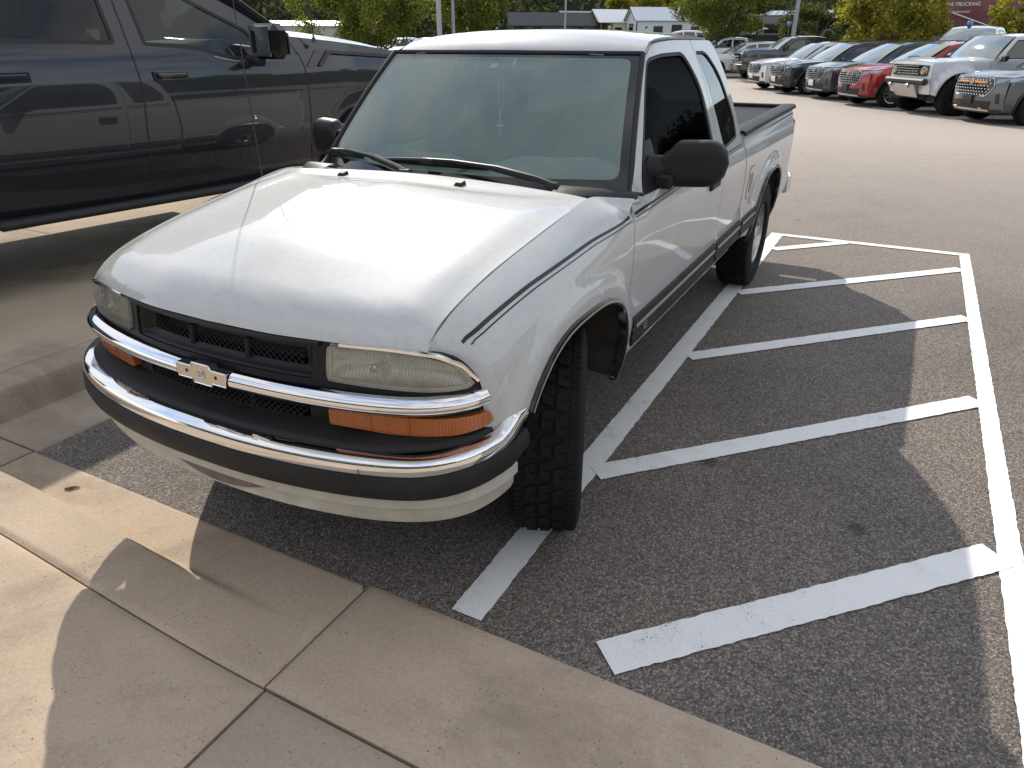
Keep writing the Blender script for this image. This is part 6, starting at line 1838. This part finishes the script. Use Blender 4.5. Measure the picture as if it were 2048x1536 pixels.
def trailer():
    x, y = along(1935, 72); b = empty('dump_trailer', (x, y, .8), radians(-4), 'dark red dump trailer with white lettering behind the yellow tree', 'trailer')
    m = MB(); m.prism([(-2.9, 1.9), (-3.6, 3.9), (4.4, 3.9), (4.4, 1.2), (-.6, 1.2)], -1.2, 1.2, 'y'); m.build('tub', simple('trailer_red', (.115, .016, .024), .4, coat=.4, var=.15, vscale=1), b, smooth=False)
    for k in range(9):
        m = MB(); xx = -2.7 + .85*k; m.box((xx, -1.24, 2.75 if xx > -1 else 3.1), (.09, .06, 2.1 if xx > -1 else 1.4)); m.build('rib', MAT['trailer_red'], b, smooth=False) if k > 4 else None
    m = MB(); m.box((.4, -1.24, 3.92), (8.0, .1, .12)); m.build('top_rail', MAT['trailer_red'], b, smooth=False)
    m = MB(); m.tube([(-3.4, -1.35, 3.55), (1.9, -1.35, 1.65)], .06, 6); m.build('tarp_arm', MAT['silver_trim'], b)
    m = MB(); m.box((.5, 0, .95), (7.5, .9, .25)); m.build('frame', MAT['dark_metal'], b, smooth=False)
    for xx in (1.6, 2.8):
        for sd in (-1, 1):
            put_wheel(b, (xx, sd*1.0, .5), 1, .5, .3, .28, 'five', pi/2)
    letters('KERNS TRUCKING', (-.9, -1.222, 3.35), (radians(90), 0, 0), .34, MAT['plate_white'], b, 'lettering', .008)
    letters('"The Professionals"', (-.9, -1.222, 2.85), (radians(90), 0, 0), .22, MAT['plate_white'], b, 'lettering', .008)
trailer()
def camper():
    x, y = along(1575, 66); b = empty('camper_trailer', (x, y, .3), radians(10), 'dark grey camper trailer with a pale swoosh, behind the leaning pole', 'camper')
    m = MB(); m.box((0, 0, 1.75), (7.0, 2.4, 2.7), .18); m.build('body', simple('camper_grey', (.16, .155, .145), .5), b)
    m = MB(); m.box((0, 0, 3.13), (7.0, 2.3, .08), .03); m.build('roof', MAT['roof_white'], b)
    pts = [(-2.6 + .9*(1-cos(a)), -1.23, 1.3 + .9*sin(a)) for a in np.linspace(-.6, 1.9, 12)]
    m = MB(); m.tube(pts, [.02 + .12*sin(pi*i/11) for i in range(12)], 6); m.build('swoosh', MAT['plate_white'], b)
    for xx in (-1.2, 1.8):
        m = MB(); m.box((xx, -1.22, 2.2), (1.1, .06, .7), .05); m.build('window', MAT['car_glass'], b)
    for xx in (.2, 1.1): put_wheel(b, (xx, -.95, .02), 1, .34, .22, .2, 'five', pi/2)
camper()
def skip_box():
    x, y = along(1488, 57); b = empty('cargo_trailer', (x, y, gz(x, y)), radians(8), 'low black cargo trailer behind the white pickup', 'trailer')
    m = MB(); m.box((0, 0, 1.45), (6.0, 2.2, 1.5), .06); m.build('body', MAT['black_paint'], b)
    for xx in (-.5, .5): put_wheel(b, (xx, -.95, .36), 1, .36, .24, .2, 'five', pi/2)
    m = MB(); m.box((0, 0, .65), (5.6, 1.6, .15)); m.build('frame', MAT['dark_metal'], b, smooth=False)
skip_box()

# ---- balloons tied to cars
def balloon(label, px, py, D, col):
    x, y = along(px, D)
    z = CAM.z + (84.5 - py)/1753*D
    b = empty('balloon', (x, y, z), 0, label, 'balloon', 'balloons tied to parked cars')
    m = MB(); m.lathe([(0, .12), (.045, .115), (.08, .085), (.095, .035), (.09, -.02), (.06, -.075), (.025, -.11), (.008, -.12), (.012, -.135), (0, -.135)], 20, 'z')
    m.build('skin', MAT[col], b)
    m = MB(); m.tube([(0, 0, -.21), (.02, 0, -.45), (-.01, 0, -.75)], .004, 4); m.build('ribbon', MAT['plate_white'], b)
simple('balloon_blue', (.03, .16, .42), .15, coat=1); simple('balloon_yellow', (.62, .36, .03), .2, coat=1)
balloon('shiny blue balloon beside the light pole behind the dark grey pickup', 1577, 52, 40, 'balloon_blue')
balloon('shiny blue balloon above the white pickup in front of the red trailer', 1937, 55, 30, 'balloon_blue')
balloon('blue balloon just left of the white suv by the white shed', 1292, 56, 52, 'balloon_blue')
balloon('yellow balloon right of the black pickup', 1219, 57, 55, 'balloon_yellow')
balloon('yellow balloon in front of the dark tree right of the poles', 935, 57, 46, 'balloon_yellow')
balloon('small blue balloon at the edge of the white pickup roof', 994, 60, 52, 'balloon_blue')

# ---- kerbed island with dry grass
m = MB(); isl = [(-6.3, 36.6), (-5.0, 34.4), (-3.7, 33.2), (-2.2, 34.4), (-1.2, 38.0), (-4.2, 40.5)]
P = crom(isl, 6, True); c0 = P.mean(0)
V = [(x, y, gz(x, y) - .02) for x, y in P] + [(x, y, gz(x, y) + .13) for x, y in P] + [(c0[0] + (x-c0[0])*.93, c0[1] + (y-c0[1])*.93, gz(x, y) + .15) for x, y in P] + [(c0[0] + (x-c0[0])*.90, c0[1] + (y-c0[1])*.90, gz(x, y) + .12) for x, y in P]
n = len(P); m.add(V, [(k*n+i, k*n+(i+1) % n, (k+1)*n+(i+1) % n, (k+1)*n+i) for k in range(3) for i in range(n)] + [tuple(3*n+i for i in range(n))])
tag(m.build('kerb_island', MAT['concrete_far'], None, sharp=40), kind='structure')
rg = np.random.default_rng(5); V = []; F = []
for k in range(900):
    a = rg.random()*2*pi; r = .8*rg.random()**.5; x, y = c0[0] + cos(a)*r*2.2, c0[1] + sin(a)*r*3.2
    z = gz(x, y) + .12; h = .15 + .35*rg.random(); dx, dy = rg.normal()*.12, rg.normal()*.12
    b = len(V); V += [(x-.012, y, z), (x+.012, y, z), (x+dx, y+dy, z+h)]; F.append((b, b+1, b+2))
o = mesh_obj('dry_grass', V, F, MAT['dry_grass'], None, smooth=False); tag(o, 'tuft of dry grass on the kerbed island', 'grass', kind='stuff')

# ---- litter on the near concrete and in the gutter
def twig(label, x, y, z, L, a, curl=.02):
    m = MB(); m.tube([(0, 0, .002), (L*.4*cos(a), L*.4*sin(a), .005), (L*.75*cos(a+.2), L*.75*sin(a+.2), .004), (L*cos(a+.1), L*sin(a+.1), .002)], [.0035, .006, .004, .0015], 5)
    m.V = [(p[0]+x, p[1]+y, p[2]+z) for p in m.V]; o = m.build('dead_leaf', MAT['leaf_litter'], None); tag(o, label, 'leaf', 'dry leaves on the ground')
twig('curled brown leaf on the sunlit gutter concrete', -1.00, -.700, .006, .055, .55)
twig('tiny brown leaf on the sunlit strip of asphalt', -.62, -.36, .004, .035, .9)
twig('small reddish leaf at the edge of the shaded concrete', .562, -.58, .006, .03, .2)

# ---- showroom behind the viewpoint (seen in the chrome and paint)
def showroom():
    b = empty('showroom', (2, -17, 0), 0, 'showroom building with tall dark windows across the walkway, seen only in reflections', 'building')
    wall = simple('showroom_wall', (.50, .47, .42), .8, var=.1, vscale=1)
    m = MB(); m.box((0, -3, 4.75), (44, 6, 2.5)); m.box((0, -3, .2), (44, 6, .4)); m.box((0, -3.2, 2), (43.8, 5.4, 3.4)); m.build('wall', wall, b, smooth=False)
    m = MB(); m.box((0, .9, 4.1), (44, 2.2, .35)); m.build('canopy', simple('canopy_dark', (.05, .05, .055), .6), b, smooth=False)
    for k in range(18):
        x = -21.2 + 2.45*k
        m = MB(); m.box((x + 1.22, -.45, 1.95), (2.3, .03, 3.1)); m.build('pane', MAT['car_glass'], b, smooth=False)
        m = MB(); m.box((x, -.35, 1.95), (.12, .16, 3.3)); m.build('mullion', MAT['dark_metal'], b, smooth=False)
showroom()
